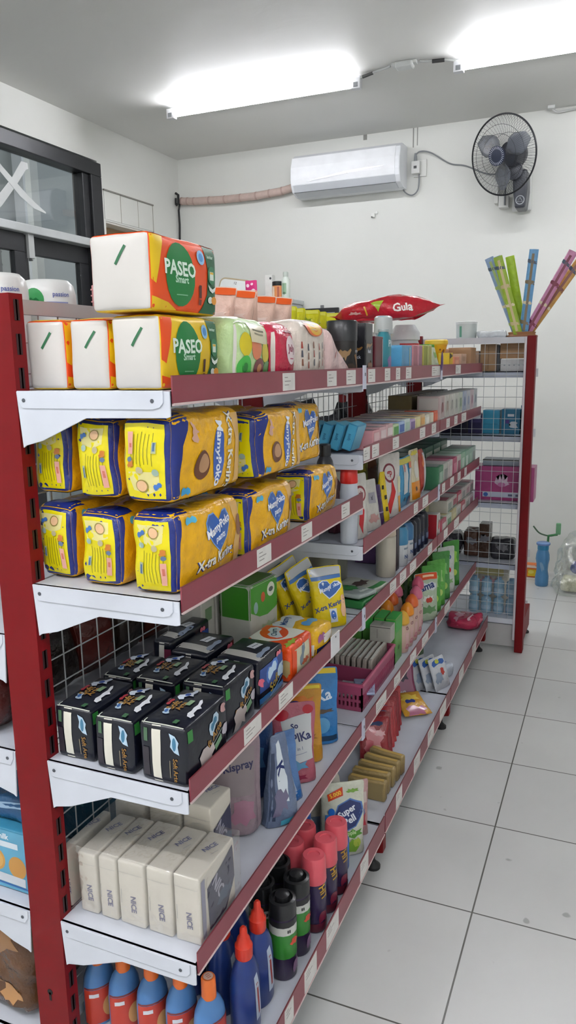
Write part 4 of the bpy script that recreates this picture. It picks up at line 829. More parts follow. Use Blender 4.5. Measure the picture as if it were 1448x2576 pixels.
# ---- black sanitary pad packs on the third shelf
def pad_pack(label, x, y, z, dims=(.128, .076, .094), blue=False, seed=1, rz=90, rot=None):
    w_, d_, h_ = dims; hw, hd, hh = w_/2, d_/2, h_/2; GD = '#9a7030'; LB = '#a9c0d2'
    dec = [('R', 'L', hd*.02-.011, 0, .016, h_*.985, '#dcd9cc'), ('R', 'L', -hd*.68, hh*.62, .007, h_*.22, '#4a6b4f'), ('R', 'L', -hd*.7, -hh*.3, .012, h_*.5, '#2f2a33'),
           ('P', 'L', hd*.52, hh*.44, (.009, .017), [(-1, 1), (.2, .8), (.9, .2), (.7, -.2), (1, -1), (0, -.8), (-.8, -.3), (-.6, .3)], LB), ('E', 'L', hd*.52, hh*.44, .0035, .011, '#3f7390'),
           ('T', 'L', hd*.56, -hh*.44, .0108, 'Soft Arte', GD, -88), ('R', 'L', hd*.34, -hh*.42, .0012, h_*.3, '#8a7f6a'),
           ('R', 'T', -hw*.96, 0, .0024, d_*.9, '#c5c8be'), ('R', 'T', 0, hd*.94, w_*.92, .0018, '#a8aea6'), ('R', 'T', -hw*.9, hd*.8, .014, .002, '#c5c8be'),
           ('P', 'T', -hw*.35, hd*.45, (.013, .009), BLOB, LB, 20), ('E', 'T', -hw*.35, hd*.45, .007, .003, '#3c66a0', 20),
           ('T', 'T', -hw*.02, hd*.42, .020, 'Soft', GD, 0), ('T', 'T', -hw*.02, hd*.08, .016, 'Arte', GD, 0), ('P', 'T', hw*.12, hd*.74, (.012, .006), BLOB, '#a02c38'),
           ('R', 'T', hw*.20, -hd*.08, .020, .009, '#7f9c78', 0), ('P', 'T', hw*.62, hd*.38, (.022, .017), FIG, '#d2dcea', -35), ('E', 'T', hw*.60, hd*.4, .006, .005, '#2f4f9a'),
           ('P', 'T', -hw*.02, -hd*.55, (.034, .011), FIG, '#d9dce2', 4), ('R', 'T', -hw*.78, -hd*.4, .012, .008, '#3f6a48'),
           ('R', 'F', -hw*.82, hh*.66, .014, .020, '#2f7a35'), ('P', 'F', hw*.22, hh*.46, (.020, .017), BLOB, LB, 35), ('P', 'F', hw*.22, hh*.46, (.013, .009), BLOB, '#3f7390', 35),
           ('T', 'F', hw*.12, -hh*.02, .019, 'Soft Arte', GD, 24), ('R', 'F', hw*.3, -hh*.16, .05, .0018, '#97a39a', 24), ('R', 'F', hw*.42, -hh*.34, .026, .013, '#6f9a74', 24),
           ('P', 'F', -hw*.15, -hh*.52, (.027, .021), PETAL, '#b3a8a5'), ('P', 'F', hw*.8, -hh*.1, (.010, .02), BLOB, '#b8b3bc', 80), ('P', 'F', hw*.72, hh*.7, (.008, .014), BLOB, '#b58a8a', 80)]
    col = '#101320'
    if blue:
        dec = [('R', 'T', -hw*.55, hd*.0, .026, d_*.95, '#bdbbb4', -8), ('R', 'T', hw*.25, -hd*.1, .03, .02, '#cfd3d8', -12), ('R', 'T', hw*.25, -hd*.1, .022, .002, '#444a58', -12), ('P', 'T', -hw*.15, -hd*.7, (.03, .01), BLOB, '#8a97ac'),
               ('R', 'F', 0, -hh*.78, w_*.94, h_*.2, '#2a6fae'), ('R', 'F', -hw*.02, hh*.15, w_*.9, h_*.5, '#1f3f86'), ('P', 'F', -hw*.05, hh*.32, (.030, .022), BLOB, '#3f6fc0', 20), ('P', 'F', -hw*.05, hh*.3, (.022, .017), BLOB, '#b5d0ea', 20),
               ('T', 'F', hw*.12, -hh*.3, .028, 'Soft', '#a08a3c', 25), ('P', 'F', hw*.72, hh*.0, (.014, .034), BLOB, '#a9c4d6', 95), ('P', 'F', hw*.55, hh*.75, (.012, .008), BLOB, '#d06a7c'), ('P', 'F', -hw*.85, hh*.1, (.008, .016), BLOB, '#cf5a72', 60), ('R', 'F', hw*.25, -hh*.55, .06, .003, '#5f9ad0', 22),
               ('R', 'L', 0, 0, .012, h_*.95, '#bdbbb4'), ('R', 'L', hd*.6, hh*.1, .014, h_*.6, '#6a2b40')]
    return pack('sanitary_pad_pack', label, 'pad pack', (x, y, z), dims, col, dec, rz, 'black sanitary pad packs', r=.007, bulge=.003, cr=.0014, mk='wrap', rough=.25, seed=seed, n=10, rot=rot)
pad_pack('black pad pack with a white strip, beside the red post', -.818, 1.022, Z3, seed=1)
pad_pack('black pad pack with a white strip, middle of the front three', -.730, 1.014, Z3, seed=2)
pad_pack('black pad pack with white flowers, at the front corner above the rail', -.634, 1.018, Z3, (.140, .086, .100), seed=3)
pad_pack('black pad pack in the second row beside the rail', -.648, 1.165, Z3, (.12, .088, .104), seed=4)
pad_pack('black pad pack in the second row, middle', -.745, 1.160, Z3, (.125, .085, .098), seed=5)
pad_pack('black pad pack in the second row next to the wire mesh', -.826, 1.155, Z3, (.12, .066, .094), seed=6)
pad_pack('dark blue pad pack with a white barcode on top, third along the rail', -.650, 1.300, Z3, (.118, .094, .098), True, seed=7)
pad_pack('dark pad pack with a broad white band, third row, middle', -.755, 1.295, Z3, (.12, .085, .10), True, seed=8)
pad_pack('dark pad pack with a white band next to the wire mesh, third row', -.825, 1.330, Z3+.0, (.16, .045, .11), True, seed=9)
# white wipes behind, green box
for k, (y_, x_) in enumerate(((1.445, -.855), (1.512, -.855))):
    pack('wipes_box', ('pale wipes box in the shade, left one behind the green box', 'pale wipes box in the shade, right one behind the green box')[k], 'box', (x_, y_, Z3), (.06, .06, .15), '#c9c7bf', [('R', 'F', 0, .03, .03, .03, '#7d9a76')], 90, mk='card', r=.003)
pack('tissue_box', 'green and white box with small badges standing behind the orange pack', 'box', (-.766, 1.535, Z3), (.12, .085, .172), '#b3b5ab',
     [('P', 'F', 0, .043, (.059, .042), [(-1, 1), (1, 1), (1, -.75), (.2, -1), (-.4, -.9), (-1, -.5)], '#3f9422'), ('E', 'F', .028, .058, .017, .017, '#d7dccc'), ('E', 'F', .028, .058, .010, .006, '#53605a'), ('E', 'F', -.008, .048, .009, .012, '#c5542a'), ('E', 'F', -.04, .03, .009, .014, '#8fb2b0'), ('P', 'F', .01, -.03, (.04, .02), SPLASH, '#9aa88a'),
      ('R', 'L', .0, .045, .083, .08, '#357f1e'), ('R', 'T', 0, 0, .118, .083, '#47762c')], 84, mk='card', r=.005, rough=.35)
# orange pack and blue-yellow pack lying
pack('sanitary_pad_pack', 'orange and white pad pack lying at the rail right of the blue pack', 'pad pack', (-.652, 1.440, Z3), (.125, .115, .078), '#dc4a18',
     [('P', 'T', 0, .0, (.056, .052), [(-1, .5), (-.6, -.3), (0, -.75), (.9, -.9), (1, .2), (.3, .95), (-.6, 1)], '#e0e0d2'), ('E', 'T', .01, .012, .043, .032, '#dc4a18', 25), ('P', 'T', .01, .012, (.036, .024), BLOB, '#c9d0d4', 25), ('T', 'T', .01, .012, .018, 'Charm', '#35506c', 25), ('P', 'T', -.03, -.045, (.03, .012), SPLASH, '#9ab53a'),
      ('R', 'F', .0, 0, .085, .056, '#cfc8a8'), ('P', 'F', -.005, .008, (.025, .016), BLOB, '#6f7f8c', 60), ('P', 'F', .012, -.012, (.022, .012), SPLASH, '#b05a3c'), ('R', 'F', -.045, 0, .02, .072, '#dc4a18'), ('R', 'F', .049, 0, .02, .072, '#dc4a18'),
      ('R', 'L', -.02, .0, .08, .06, '#c9c3a6'), ('R', 'L', .01, -.0, .03, .055, '#6fa5b8'), ('P', 'L', -.03, .012, (.03, .02), BLOB, '#7fa83c'), ('P', 'L', .045, -.01, (.018, .028), SPLASH, '#a08a5c')], 90, r=.010, bulge=.003, cr=.002, mk='foil', rough=.22, seed=21, n=12)
pack('sanitary_pad_pack', 'yellow, white and blue pad pack lying right of the orange one', 'pad pack', (-.655, 1.575, Z3), (.105, .125, .062), '#dfae1c',
     [('P', 'T', -.005, .03, (.048, .045), BLOB, '#cfd8dc'), ('T', 'T', -.005, .035, .022, 'Mamy', '#2c4f8a', 15), ('P', 'T', .01, -.02, (.03, .02), BLOB, '#4f9ad0'), ('R', 'F', .0, -.018, .10, .018, '#22306a'), ('P', 'F', -.02, .012, (.02, .014), BLOB, '#a05a8c'), ('R', 'F', .015, .005, .05, .018, '#dcd6cc'), ('R', 'L', 0, -.01, .14, .025, '#dfe0da')], 86, r=.01, bulge=.004, cr=.003, mk='foil', rough=.22, seed=22, n=12)
# hanging small diaper pouches leaning towards the camera
def pouch_m(label, x, y, z, rot, seed, sc=1):
    return pack('diaper_pouch', label, 'diaper pouch', (x, y, z), (.088, .028, .158), '#dcc414',
        [('R', 'F', 0, .066, .083, .021, '#b9bcbe'), ('R', 'F', 0, .050, .082, .010, '#3f6fae'), ('P', 'F', .004, .020, (.034, .024), HEART, '#dfe6ee', -8), ('P', 'F', .004, .020, (.031, .021), HEART, '#3c68b0', -8), ('T', 'F', .004, .023, .0135, 'MamyPoko', '#e8eef6', 14), ('T', 'F', 0, -.020, .0155, 'X-tra Kering', '#3a4a86', 12), ('R', 'F', .008, -.044, .019, .034, '#cfd8e0'), ('E', 'F', .008, -.042, .007, .011, '#3f6fc0'), ('P', 'F', .036, -.03, (.008, .04), SPLASH, '#dfb28a')],
        0, 'small yellow diaper pouches', kind='bagz', cr=.0045, mk='foil', rough=.22, seed=seed, rot=rot, n=14)
pouch_m('yellow diaper pouch in front of the others at the rail', -.632, 1.725, Z3+.002, (-8, -4, 40), 31)
for k, (x_, y_, a) in enumerate(((-.686, 1.762, -20), (-.728, 1.758, -20), (-.770, 1.754, -20), (-.812, 1.750, -20))):
    pouch_m(f'{["second", "third", "fourth", "rearmost"][k]} yellow diaper pouch leaning away from the rail', x_, y_, Z3+.004, (-6, a, 62), 32+k)
pack('diaper_pouch', 'yellow and blue diaper pouch lying flat behind the orange pack', 'diaper pouch', (-.80, 1.640, Z3), (.08, .07, .06), '#c9b21a', [('P', 'F', 0, 0, (.035, .02), HEART, '#3c68b0')], 70, 'small yellow diaper pouches', cr=.004, mk='foil', r=.015)

# ---- fourth shelf: wrapped facial tissue, fabric softener pouches
def tissue(label, x, y, z, dims=(.125, .052, .122), seed=1, last=False, rz=90):
    w_, d_, h_ = dims
    dec = [('T', 'L', .004, -h_*.14, .0145, "NICE", '#6a6785', -88), ('R', 'L', -d_*.38, -h_*.05, .0011, .028, '#a9a7a2'), ('R', 'L', 0, h_*.33, d_*.9, .0012, '#c2beb4'),
           ('T', 'T', .020, 0, .0145, 'NICE', '#74769a', -22), ('R', 'T', .010, -.014, .018, .001, '#a9a9ab', -22)]
    if last: dec += [('P', 'F', .01, .0, (.05, .055), [(-1, .55), (.9, 1), (1, -.2), (.3, -1), (-.9, -1)], '#2b2b4a'), ('T', 'F', .0, .005, .03, 'NICE', '#a8a5b5', -60), ('P', 'F', .02, -.02, (.03, .02), SPLASH, '#3b4f6c'), ('R', 'F', -.053, 0, .012, .11, '#8f8ea4')]
    return pack('facial_tissue_pack', label, 'tissue pack', (x, y, z), dims, '#d3cdc0', dec, rz, 'cream facial tissue packs in clear film', r=.0045, bulge=.001, cr=.001, mk='wrap', rough=.35, seed=seed, n=9)
TX = [(-.874, .020), (-.826, .040), (-.783, .038), (-.733, .055), (-.676, .051), (-.621, .052)]
TN = ['leftmost, thin and half hidden by the post', 'second from the red post', 'third from the red post', 'fourth from the red post', 'second from the rail', 'nearest the rail with a dark printed side']
for k, (x_, d_) in enumerate(TX):
    tissue(f'cream tissue pack of the front row, {TN[k]}', x_+.0, 1.038+.0008*k, Z4, (.13, d_-.0015, .118+.002*k), seed=k, last=(k == 5))
tissue('cream tissue pack standing behind the row, raised, with a dark side', -.684, 1.166, Z4, (.080, .062, .160), seed=9, last=True)
tissue('cream tissue pack standing behind the row, left of the raised one', -.757, 1.166, Z4, (.080, .070, .148), seed=10)
tissue('cream tissue pack standing behind the row next to the wire mesh', -.838, 1.166, Z4, (.080, .070, .128), seed=11)
m = MB(); P = Pack(.150, .273, .139, .003, .0, .0012, 'box', 12); P.body(m, clearmat(f=.17), n=18, faces='FBLRT'); o = m.build('plastic_film', smooth=True); o.location = (-.7243, 1.0405, Z4+.0006); o.rotation_euler = (0, 0, R(90)); tag(o, 'shiny clear film wrapped round the front row of tissue packs', 'film')
PO = dict(kind='pouch', mk='foil', rough=.24)
pack('softener_bottle', 'large mauve pouch of ironing spray with dark lettering on the fourth shelf', 'pouch', (-.695, 1.290, Z4), (.125, .075, .235), '#8a7880', [('R', 'F', 0, .03, .104, .10, '#85797c'), ('T', 'F', .014, .04, .0225, 'Kispray', '#23224c', 8), ('P', 'F', .02, -.06, (.03, .04), SPLASH, '#9a6d80')], 30, cr=.002, r=.03, seed=41, **PO, n=14)
pack('softener_pouch', 'silver and navy pouch seen edge-on next to the mauve pouch', 'pouch', (-.612, 1.362, Z4), (.085, .045, .205), '#62708c', [('P', 'F', -.004, .02, (.024, .07), [(-.7, .9), (0, 1), (.8, -.2), (.7, -1), (-.6, -.9)], '#cdd6de'), ('R', 'F', -.034, -.01, .012, .15, '#2c3a58'), ('T', 'F', -.008, .03, .040, 'K', '#1f2c66', -65), ('P', 'F', -.01, -.045, (.024, .03), PETAL, '#6a6580'), ('R', 'F', .01, -.093, .05, .01, '#4aa5c0')], 58, taper=.6, cr=.005, seed=42, **PO)
pack('softener_pouch', 'deep blue softener pouch behind the silver one', 'pouch', (-.720, 1.430, Z4), (.11, .05, .215), '#2d4876', [('P', 'F', 0, -.02, (.03, .05), SPLASH, '#4f7fb0')], 50, cr=.004, seed=43, **PO)
pack('softener_pouch', 'blue and pale foil pouch leaning between the silver and the white pouches', 'pouch', (-.640, 1.440, Z4), (.085, .04, .17), '#4f74a8', [('P', 'F', 0, .0, (.025, .07), [(-1, -1), (1, -1), (.1, 1)], '#98aac6'), ('R', 'F', 0, -.07, .07, .025, '#2f6fb8')], 50, taper=.4, cr=.005, seed=44, **PO)
pack('softener_pouch', 'white and pink pouch with large dark blue lettering on the fourth shelf', 'pouch', (-.655, 1.525, Z4), (.105, .045, .195), '#a85a68', [('P', 'F', .004, .015, (.043, .058), [(-.8, .75), (.9, 1), (1, -.9), (.2, -1), (-.6, -.6)], '#bfc2c4'), ('E', 'F', -.028, .072, .018, .013, '#a81c2c'), ('E', 'F', .036, .080, .012, .010, '#a81c2c'), ('T', 'F', .003, .043, .018, 'So', '#20265c', 10), ('T', 'F', .004, .015, .0265, 'RaPIKa', '#20265c', 12), ('T', 'F', .01, -.010, .011, '3 in 1', '#6a6f86', 10), ('R', 'F', .012, -.022, .04, .0015, '#8a8fa0', 10), ('P', 'F', .0, -.052, (.034, .020), SPLASH, '#5f92b8'), ('P', 'F', 0, -.08, (.03, .012), SPLASH, '#8c2f48')], 33, cr=.004, seed=45, **PO, n=16)
pack('softener_pouch', 'golden yellow softener pouch behind the lettered pouch', 'pouch', (-.672, 1.620, Z4), (.10, .05, .20), '#c08a2a', [('P', 'F', .0, .055, (.035, .025), SPLASH, '#d07a2a'), ('T', 'F', 0, .02, .034, 'PIKa', '#dcb86a', 10), ('E', 'F', -.02, .055, .014, .009, '#3f3c78'), ('P', 'F', .0, -.03, (.04, .014), SPLASH, '#9a6a20'), ('E', 'F', -.01, -.06, .015, .01, '#8f7fa0'), ('R', 'F', 0, .093, .09, .008, '#dcc42c')], 33, cr=.004, seed=46, **PO)
pack('softener_pouch', 'bright blue softener pouch with a yellow seal', 'pouch', (-.668, 1.725, Z4), (.10, .05, .205), '#2f76b4', [('T', 'F', .01, .03, .040, 'Ka', '#cfe0ee', 10), ('R', 'F', 0, .094, .09, .014, '#dcc020'), ('P', 'F', 0, -.012, (.04, .01), SPLASH, '#54463a'), ('E', 'F', .005, -.05, .022, .022, '#5ca0d0'), ('R', 'F', 0, -.085, .09, .012, '#27405c')], 33, cr=.004, seed=47, **PO)
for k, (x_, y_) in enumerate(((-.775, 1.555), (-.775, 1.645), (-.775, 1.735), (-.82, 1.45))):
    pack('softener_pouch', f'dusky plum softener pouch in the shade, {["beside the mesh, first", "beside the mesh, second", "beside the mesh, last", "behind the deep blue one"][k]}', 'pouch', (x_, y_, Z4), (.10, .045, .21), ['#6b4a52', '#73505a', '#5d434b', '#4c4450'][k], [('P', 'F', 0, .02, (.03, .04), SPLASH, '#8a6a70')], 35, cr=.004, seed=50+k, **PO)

# ---- bottom shelf, near bay
def squeeze(name, label, x, y, h_, r_, col, capc, dec, cap, rz=60, group=None, sy=.7, z=ZB):
    prof = [(r_*.9, 0), (r_, .008), (r_, h_*.62), (r_*.92, h_*.78), (r_*.72, h_*.9), (r_*.42, h_)]
    return turn(name, label, 'bottle', (x, y, z), prof, col, dec, rz, group, 1, sy, caps=[('cap', [(r_*a, h_+b*1.0) for a, b in cap], capc, 1, 1)])
OC = [(.44, -.004), (.44, .002), (.42, .034), (.36, .037)]
b0 = squeeze('cleaner_bottle', 'light blue bottle with an orange cap, front one of the row at the bottom', -.618, 1.032, .130, .0315, '#4f7fb8', '#e2702c', [('R', 'F', 0, .045, .09, .075, '#b83c2c'), ('R', 'F', 0, .085, .09, .003, '#7c2a24'), ('E', 'F', .01, .04, .014, .022, '#cf9a62'), ('R', 'F', -.02, .07, .02, .008, '#cfd3da')], OC, group='light blue bottles with orange caps')
for k, x_ in enumerate((-.680, -.741, -.802, -.858)):
    dup(b0, (x_, 1.035-.004*k, ZB), None, f'light blue bottle with an orange cap, {["second", "third", "fourth", "fifth"][k]} from the rail on the bottom shelf')
m = MB(); vs, fs = shape_ell(.009, .009); m.add([(x, y, .1676) for x, y in vs], fs, mat('#d8b8a8', .5)); vs, fs = shape_rect(.008, .0012); m.add([(x, y+q*.004, .1679) for q in (-1, 0, 1) for x, y in vs], [tuple(i+len(vs)*q for i in f) for q in range(3) for f in fs], mat('#b0503c', .5)); m.build('cap_emblem', b0)
NZ = [(.45, -.004), (.50, 0), (.50, .022), (.40, .026), (.36, .036), (.22, .042), (.20, .056), (.10, .060)]
n0 = squeeze('toilet_cleaner_bottle', 'navy bottle with a red nozzle cap behind the front orange-capped one', -.582, 1.105, .165, .034, '#1d3473', '#c8301c', [('P', 'F', .012, .08, (.012, .05), [(-1, -1), (1, -1), (.4, 1), (-.6, .9)], '#a9b5c8', 5), ('R', 'F', .012, .075, .006, .07, '#8f3030', 5)], NZ, 75, 'navy bottles with red nozzle caps')
for k, (x_, y_) in enumerate(((-.588, 1.178), (-.645, 1.135), (-.655, 1.21), (-.72, 1.16))):
    dup(n0, (x_, y_, ZB), 70, f'navy bottle with a red nozzle cap, {["at the rail before the black cans", "left of the front one", "behind the left one", "deepest in the shade"][k]}')
c0 = turn('spray_can', 'black and green spray can at the rail, nearer one', 'spray can', (-.572, 1.262, ZB), [(.026, 0), (.0285, .004), (.0285, .135), (.026, .142)], '#2a1c3c', [('R', 'F', 0, .085, .12, .065, '#2f7a2c'), ('R', 'F', 0, .116, .12, .018, '#c0c2bc'), ('R', 'F', .0, .116, .007, .007, '#1b1b1b'), ('P', 'F', .015, .088, (.014, .012), SPLASH, '#c8432c'), ('P', 'F', .02, .03, (.012, .02), BLOB, '#8a6a8c'), ('R', 'F', 0, .132, .14, .012, '#222224')],
          rz=50, group='black spray cans', caps=[('cap', [(.0285, .142), (.029, .146), (.028, .176), (.022, .178), (.02, .170), (.016, .170), (.015, .184), (.008, .187)], '#1c1d1f')], body='can_body')
for k, (x_, y_) in enumerate(((-.570, 1.333), (-.632, 1.290), (-.628, 1.365), (-.70, 1.27))):
    dup(c0, (x_, y_, ZB), 50, f'black and green spray can {["at the rail, farther one", "behind the nearer one at the rail", "behind the farther one at the rail", "deep in the shade behind the navy bottles"][k]}')
p0 = turn('spray_can', 'dark spray can with a coral pink cap at the rail, nearest one', 'spray can', (-.560, 1.410, ZB), [(.025, 0), (.0275, .004), (.0275, .112), (.0275, .12)], '#2c1f45', [('T', 'F', .006, .10, .024, 'HIT', '#b9902c', -75), ('P', 'F', .006, .04, (.012, .02), BLOB, '#6a1f34'), ('R', 'F', 0, .015, .12, .02, '#5a1a2c')],
          rz=55, group='spray cans with coral caps', caps=[('cap', [(.0275, .12), (.0285, .124), (.0265, .176), (.024, .181), (.014, .181), (.013, .178), (.004, .178)], '#cf5560')], body='can_body')
for k, (x_, y_) in enumerate(((-.558, 1.478), (-.556, 1.546), (-.622, 1.437), (-.620, 1.505), (-.685, 1.40))):
    dup(p0, (x_, y_, ZB), 55, f'dark spray can with a coral pink cap, {["second at the rail", "third at the rail, against the blue bottle", "behind the nearest", "behind the second", "farthest back in the shade"][k]}')
oval_bottle('cleaner_bottle', 'bright blue flat bottle between the coral caps and the floor cleaner pouch', (-.575, 1.612, ZB), .033, .10, '#1f5cae', '#1f64c0', [('R', 'F', 0, .06, .05, .03, '#3b7ccc')], 60)
oval_bottle('cleaner_bottle', 'blue-capped bottle standing behind the coral-capped cans', (-.655, 1.580, ZB), .035, .14, '#c2c4bd', '#1e55ac', [('R', 'F', 0, .07, .06, .05, '#7d8fae')], 60)
oval_bottle('cleaner_bottle', 'dark purple bottle in the shade behind the coral-capped cans', (-.735, 1.52, ZB), .036, .14, '#2c2040', '#2a2a55', [], 60)
pack('floor_cleaner_pouch', 'white and green floor cleaner pouch with a blue oval badge on the bottom shelf', 'pouch', (-.592, 1.692, ZB), (.115, .06, .195), '#c3c6b6', [('P', 'F', .012, .012, (.044, .044), [(-1, -.3), (-.6, .6), (.2, 1), (.9, .7), (1, .1), (.5, -.7), (-.3, -1)], '#4a6fae'), ('P', 'F', .012, .012, (.040, .040), [(-1, -.3), (-.6, .6), (.2, 1), (.9, .7), (1, .1), (.5, -.7), (-.3, -1)], '#1f2f66'), ('T', 'F', .009, .022, .0225, 'Super', '#dfe6f0', 28), ('T', 'F', .015, .0, .025, 'Pell', '#dfe6f0', 28),
     ('P', 'F', -.02, .068, (.024, .013), [(-1, -1), (.8, -.6), (1, 1), (-.9, .5)], '#c8401c', 14), ('T', 'F', -.02, .068, .015, '5.000', '#f0c030', 18), ('P', 'F', .026, .075, (.018, .008), SPLASH, '#6f9a3c'), ('P', 'F', .02, -.038, (.034, .018), SPLASH, '#4f8a2c'), ('T', 'F', .018, -.034, .014, 'apple', '#bcd69a', 5), ('P', 'F', .015, -.068, (.026, .020), APPLE, '#7aa53a'), ('P', 'F', .034, -.06, (.012, .014), APPLE, '#a5b84c'), ('R', 'F', -.042, -.02, .014, .07, '#3f7fc4'), ('E', 'F', -.033, .022, .009, .010, '#2a6fc8')], 32, kind='pouch', mk='foil', cr=.003, rough=.22, seed=61, n=18)
pack('floor_cleaner_pouch', 'pale pouch half hidden behind the floor cleaner pouch', 'pouch', (-.668, 1.700, ZB), (.10, .05, .17), '#a9a59a', [('R', 'F', 0, -.03, .08, .06, '#6a7a90')], 32, kind='pouch', mk='foil', cr=.003, seed=62)
pack('detergent_pouch', 'narrow red and white pouch at the rail right of the floor cleaner', 'pouch', (-.572, 1.765, ZB), (.055, .035, .165), '#b08a8a', [('P', 'F', 0, -.03, (.02, .04), SPLASH, '#a83040'), ('R', 'F', 0, .04, .04, .03, '#c6b6b2'), ('P', 'F', .0, -.0, (.016, .02), BLOB, '#6a6f9c')], 35, kind='bagz', mk='foil', cr=.004, seed=63)
pack('detergent_pouch', 'small amber pouch at the end of the near bottom shelf', 'pouch', (-.600, 1.815, ZB), (.055, .035, .11), '#b59a6a', [('P', 'F', 0, -.01, (.018, .03), SPLASH, '#c48a2c'), ('R', 'F', -.01, .03, .02, .02, '#bfc6c2')], 35, kind='bagz', mk='foil', cr=.004, seed=64)
oval_bottle('bleach_bottle', 'white bottle with a blue cap and blue badge behind the brown soap packs', (-.668, 1.795, ZB), .036, .165, '#cfccc0', '#2a5fa8', [('E', 'F', .008, .07, .020, .022, '#1f2f70'), ('P', 'F', -.01, .10, (.012, .008), SPLASH, '#3c3c48')], 45, caph=.03, capr=.55, sh=.35)

# ================================================================ GOODS, MIDDLE AND FAR BAY
S1, S2, S3, S4, S5 = 1.3645, 1.1685, .9305, .7425, .4225
# ---- small boxes on the second shelf
tb = pack('straw_box', 'x', 'box', (-.64, 1.86, S2), (.075, .026, .070), '#3a92bc', [('R', 'L', 0, 0, .020, .064, '#4fa8ce'), ('T', 'L', 0, .0, .012, 'soft', '#1f5f8c', -90), ('R', 'F', 0, 0, .07, .064, '#6fbcd8'), ('R', 'T', 0, 0, .08, .022, '#6cc0dd')], 90, 'leaning blue boxes', mk='card', r=.003)
TBN = ['leftmost', 'second', 'third', 'rightmost']
for k in range(4):
    loc = (-.738+.034*k, 1.889, S2+.010); lb = f'small light blue box leaning at the shelf end, {TBN[k]} of four'
    if k == 0: tb.location = loc; tb.rotation_euler = (R(18), 0, R(90)); tb['label'] = lb
    else: dup(tb, loc, label=lb, rot=(18, 0, 90))
cols = ['#c98d93', '#c9a0a4', '#c9a3a5', '#b9cfa4', '#9db5d8', '#c2d0cc', '#b7a0c4', '#d6cda0', '#cfb184', '#d2cfc0', '#c9bfae', '#d0532a']
nm = ['pink', 'rose', 'pale pink', 'white and green', 'white and blue', 'white', 'lilac', 'cream', 'tan', 'off-white', 'beige', 'orange-red']
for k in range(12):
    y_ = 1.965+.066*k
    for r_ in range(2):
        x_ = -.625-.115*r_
        pack('soap_box', f'{nm[k]} small carton, {"front" if r_ == 0 else "back"} row of the second shelf, middle bay', 'box', (x_, y_, S2), (.060, .108, .052+.003*(k % 3)), cols[k] if r_ == 0 else ['#b8a4a6', '#a99a9c', '#c2b2ac', '#b5a79c'][k % 4],  # back row: shelf shade baked into greyer bodies and darker tops
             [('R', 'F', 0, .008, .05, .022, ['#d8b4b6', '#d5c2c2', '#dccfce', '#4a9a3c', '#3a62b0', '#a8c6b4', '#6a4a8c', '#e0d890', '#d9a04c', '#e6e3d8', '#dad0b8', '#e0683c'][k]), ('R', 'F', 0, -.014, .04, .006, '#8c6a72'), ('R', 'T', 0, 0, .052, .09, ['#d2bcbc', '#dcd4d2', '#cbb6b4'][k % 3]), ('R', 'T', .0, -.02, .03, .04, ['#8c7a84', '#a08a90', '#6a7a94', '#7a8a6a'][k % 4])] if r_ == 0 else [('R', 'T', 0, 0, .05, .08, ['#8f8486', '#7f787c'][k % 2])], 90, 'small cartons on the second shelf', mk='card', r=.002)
for k in range(9):
    y_ = 2.80+.088*k
    pack('perfume_carton', f'{ORD[k]} pale upright carton along the rail of the second shelf, far bay', 'box', (-.630, y_, S2), (.080, .085, .105), ['#b9a6a4', '#b8b4ac', '#c0bdb5', '#bcbcb4', '#b0b7a8', '#8f9ab0', '#a9adb5', '#b5a2a8', '#a8b0b4'][k],
         [('P', 'F', .0, .01, (.018, .03), BLOB, ['#8a4a4a', '#a58f80', '#9a9890', '#8c9088', '#6f8a68', '#4f5f8c', '#7a86a4', '#8c5a70', '#6a7a8c'][k]), ('R', 'F', 0, -.036, .07, .018, '#cfccc6'), ('R', 'L', 0, 0, .07, .09, '#c2bdb8'), ('R', 'T', 0, 0, .07, .07, '#c9c8c2')], 90, 'pale upright cartons', mk='card', r=.002)
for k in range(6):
    pack('perfume_carton', f'{ORD[k]} carton with shade in its colour, back row of the second shelf, far bay', 'box', (-.745, 2.84+.11*k, S2), (.1, .09, .105), ['#6a5a34', '#70665a', '#8a8a80', '#7f8078', '#8a8c84', '#85888a'][k], [('R', 'T', 0, 0, .08, .07, ['#8a7a4a', '#9a9488', '#a9a9a0'][k % 3])], 90, 'cartons behind with shade in their colour', mk='card', r=.002)  # shade of the shelf interior is baked into these darker colours
# ---- third shelf: household pouches
turn('baby_powder_bottle', 'white bottle with a bright red cap at the near end of the middle bay', 'bottle', (-.632, 1.868, S3), [(.021, 0), (.023, .004), (.024, .13), (.021, .165)], '#c6ccd6', [('R', 'F', .012, .06, .008, .09, '#d8dbe0')], 90, caps=[('cap', [(.0225, .160), (.0235, .164), (.022, .196), (.017, .203)], '#d0241c')], mk='plain')
turn('bottle', 'small grey bottle behind the red-capped bottle', 'bottle', (-.74, 1.87, S3), [(.02, 0), (.021, .004), (.018, .10), (.012, .12)], '#9aa2b0', [], 90, caps=[('cap', [(.012, .12), (.013, .15)], '#5a5f6a')])
def hp(name, lb, y_, w_, h_, col, dec, x=-.628, kind='pouch', rz=70, seed=1, z=S3, d=.04, taper=0, grp=None):
    return pack(name, lb, 'pouch', (x, y_, z), (w_, d, h_), col, dec, rz, grp, kind=kind, mk='foil', cr=.003, rough=.26, seed=seed, taper=taper)
hp('detergent_pouch', 'white pouch with a round red badge right beside the red-capped bottle', 1.925, .07, .175, '#c9c6bf', [('E', 'F', .0, .035, .022, .022, '#8a3a40'), ('E', 'F', .0, .035, .016, .016, '#d0c4c0'), ('T', 'F', 0, .035, .018, 'ch', '#8a2a34'), ('P', 'F', -.006, -.025, (.018, .05), [(0, 1), (.9, .3), (.3, -1), (-.6, -.4)], '#b8252c')], seed=70)
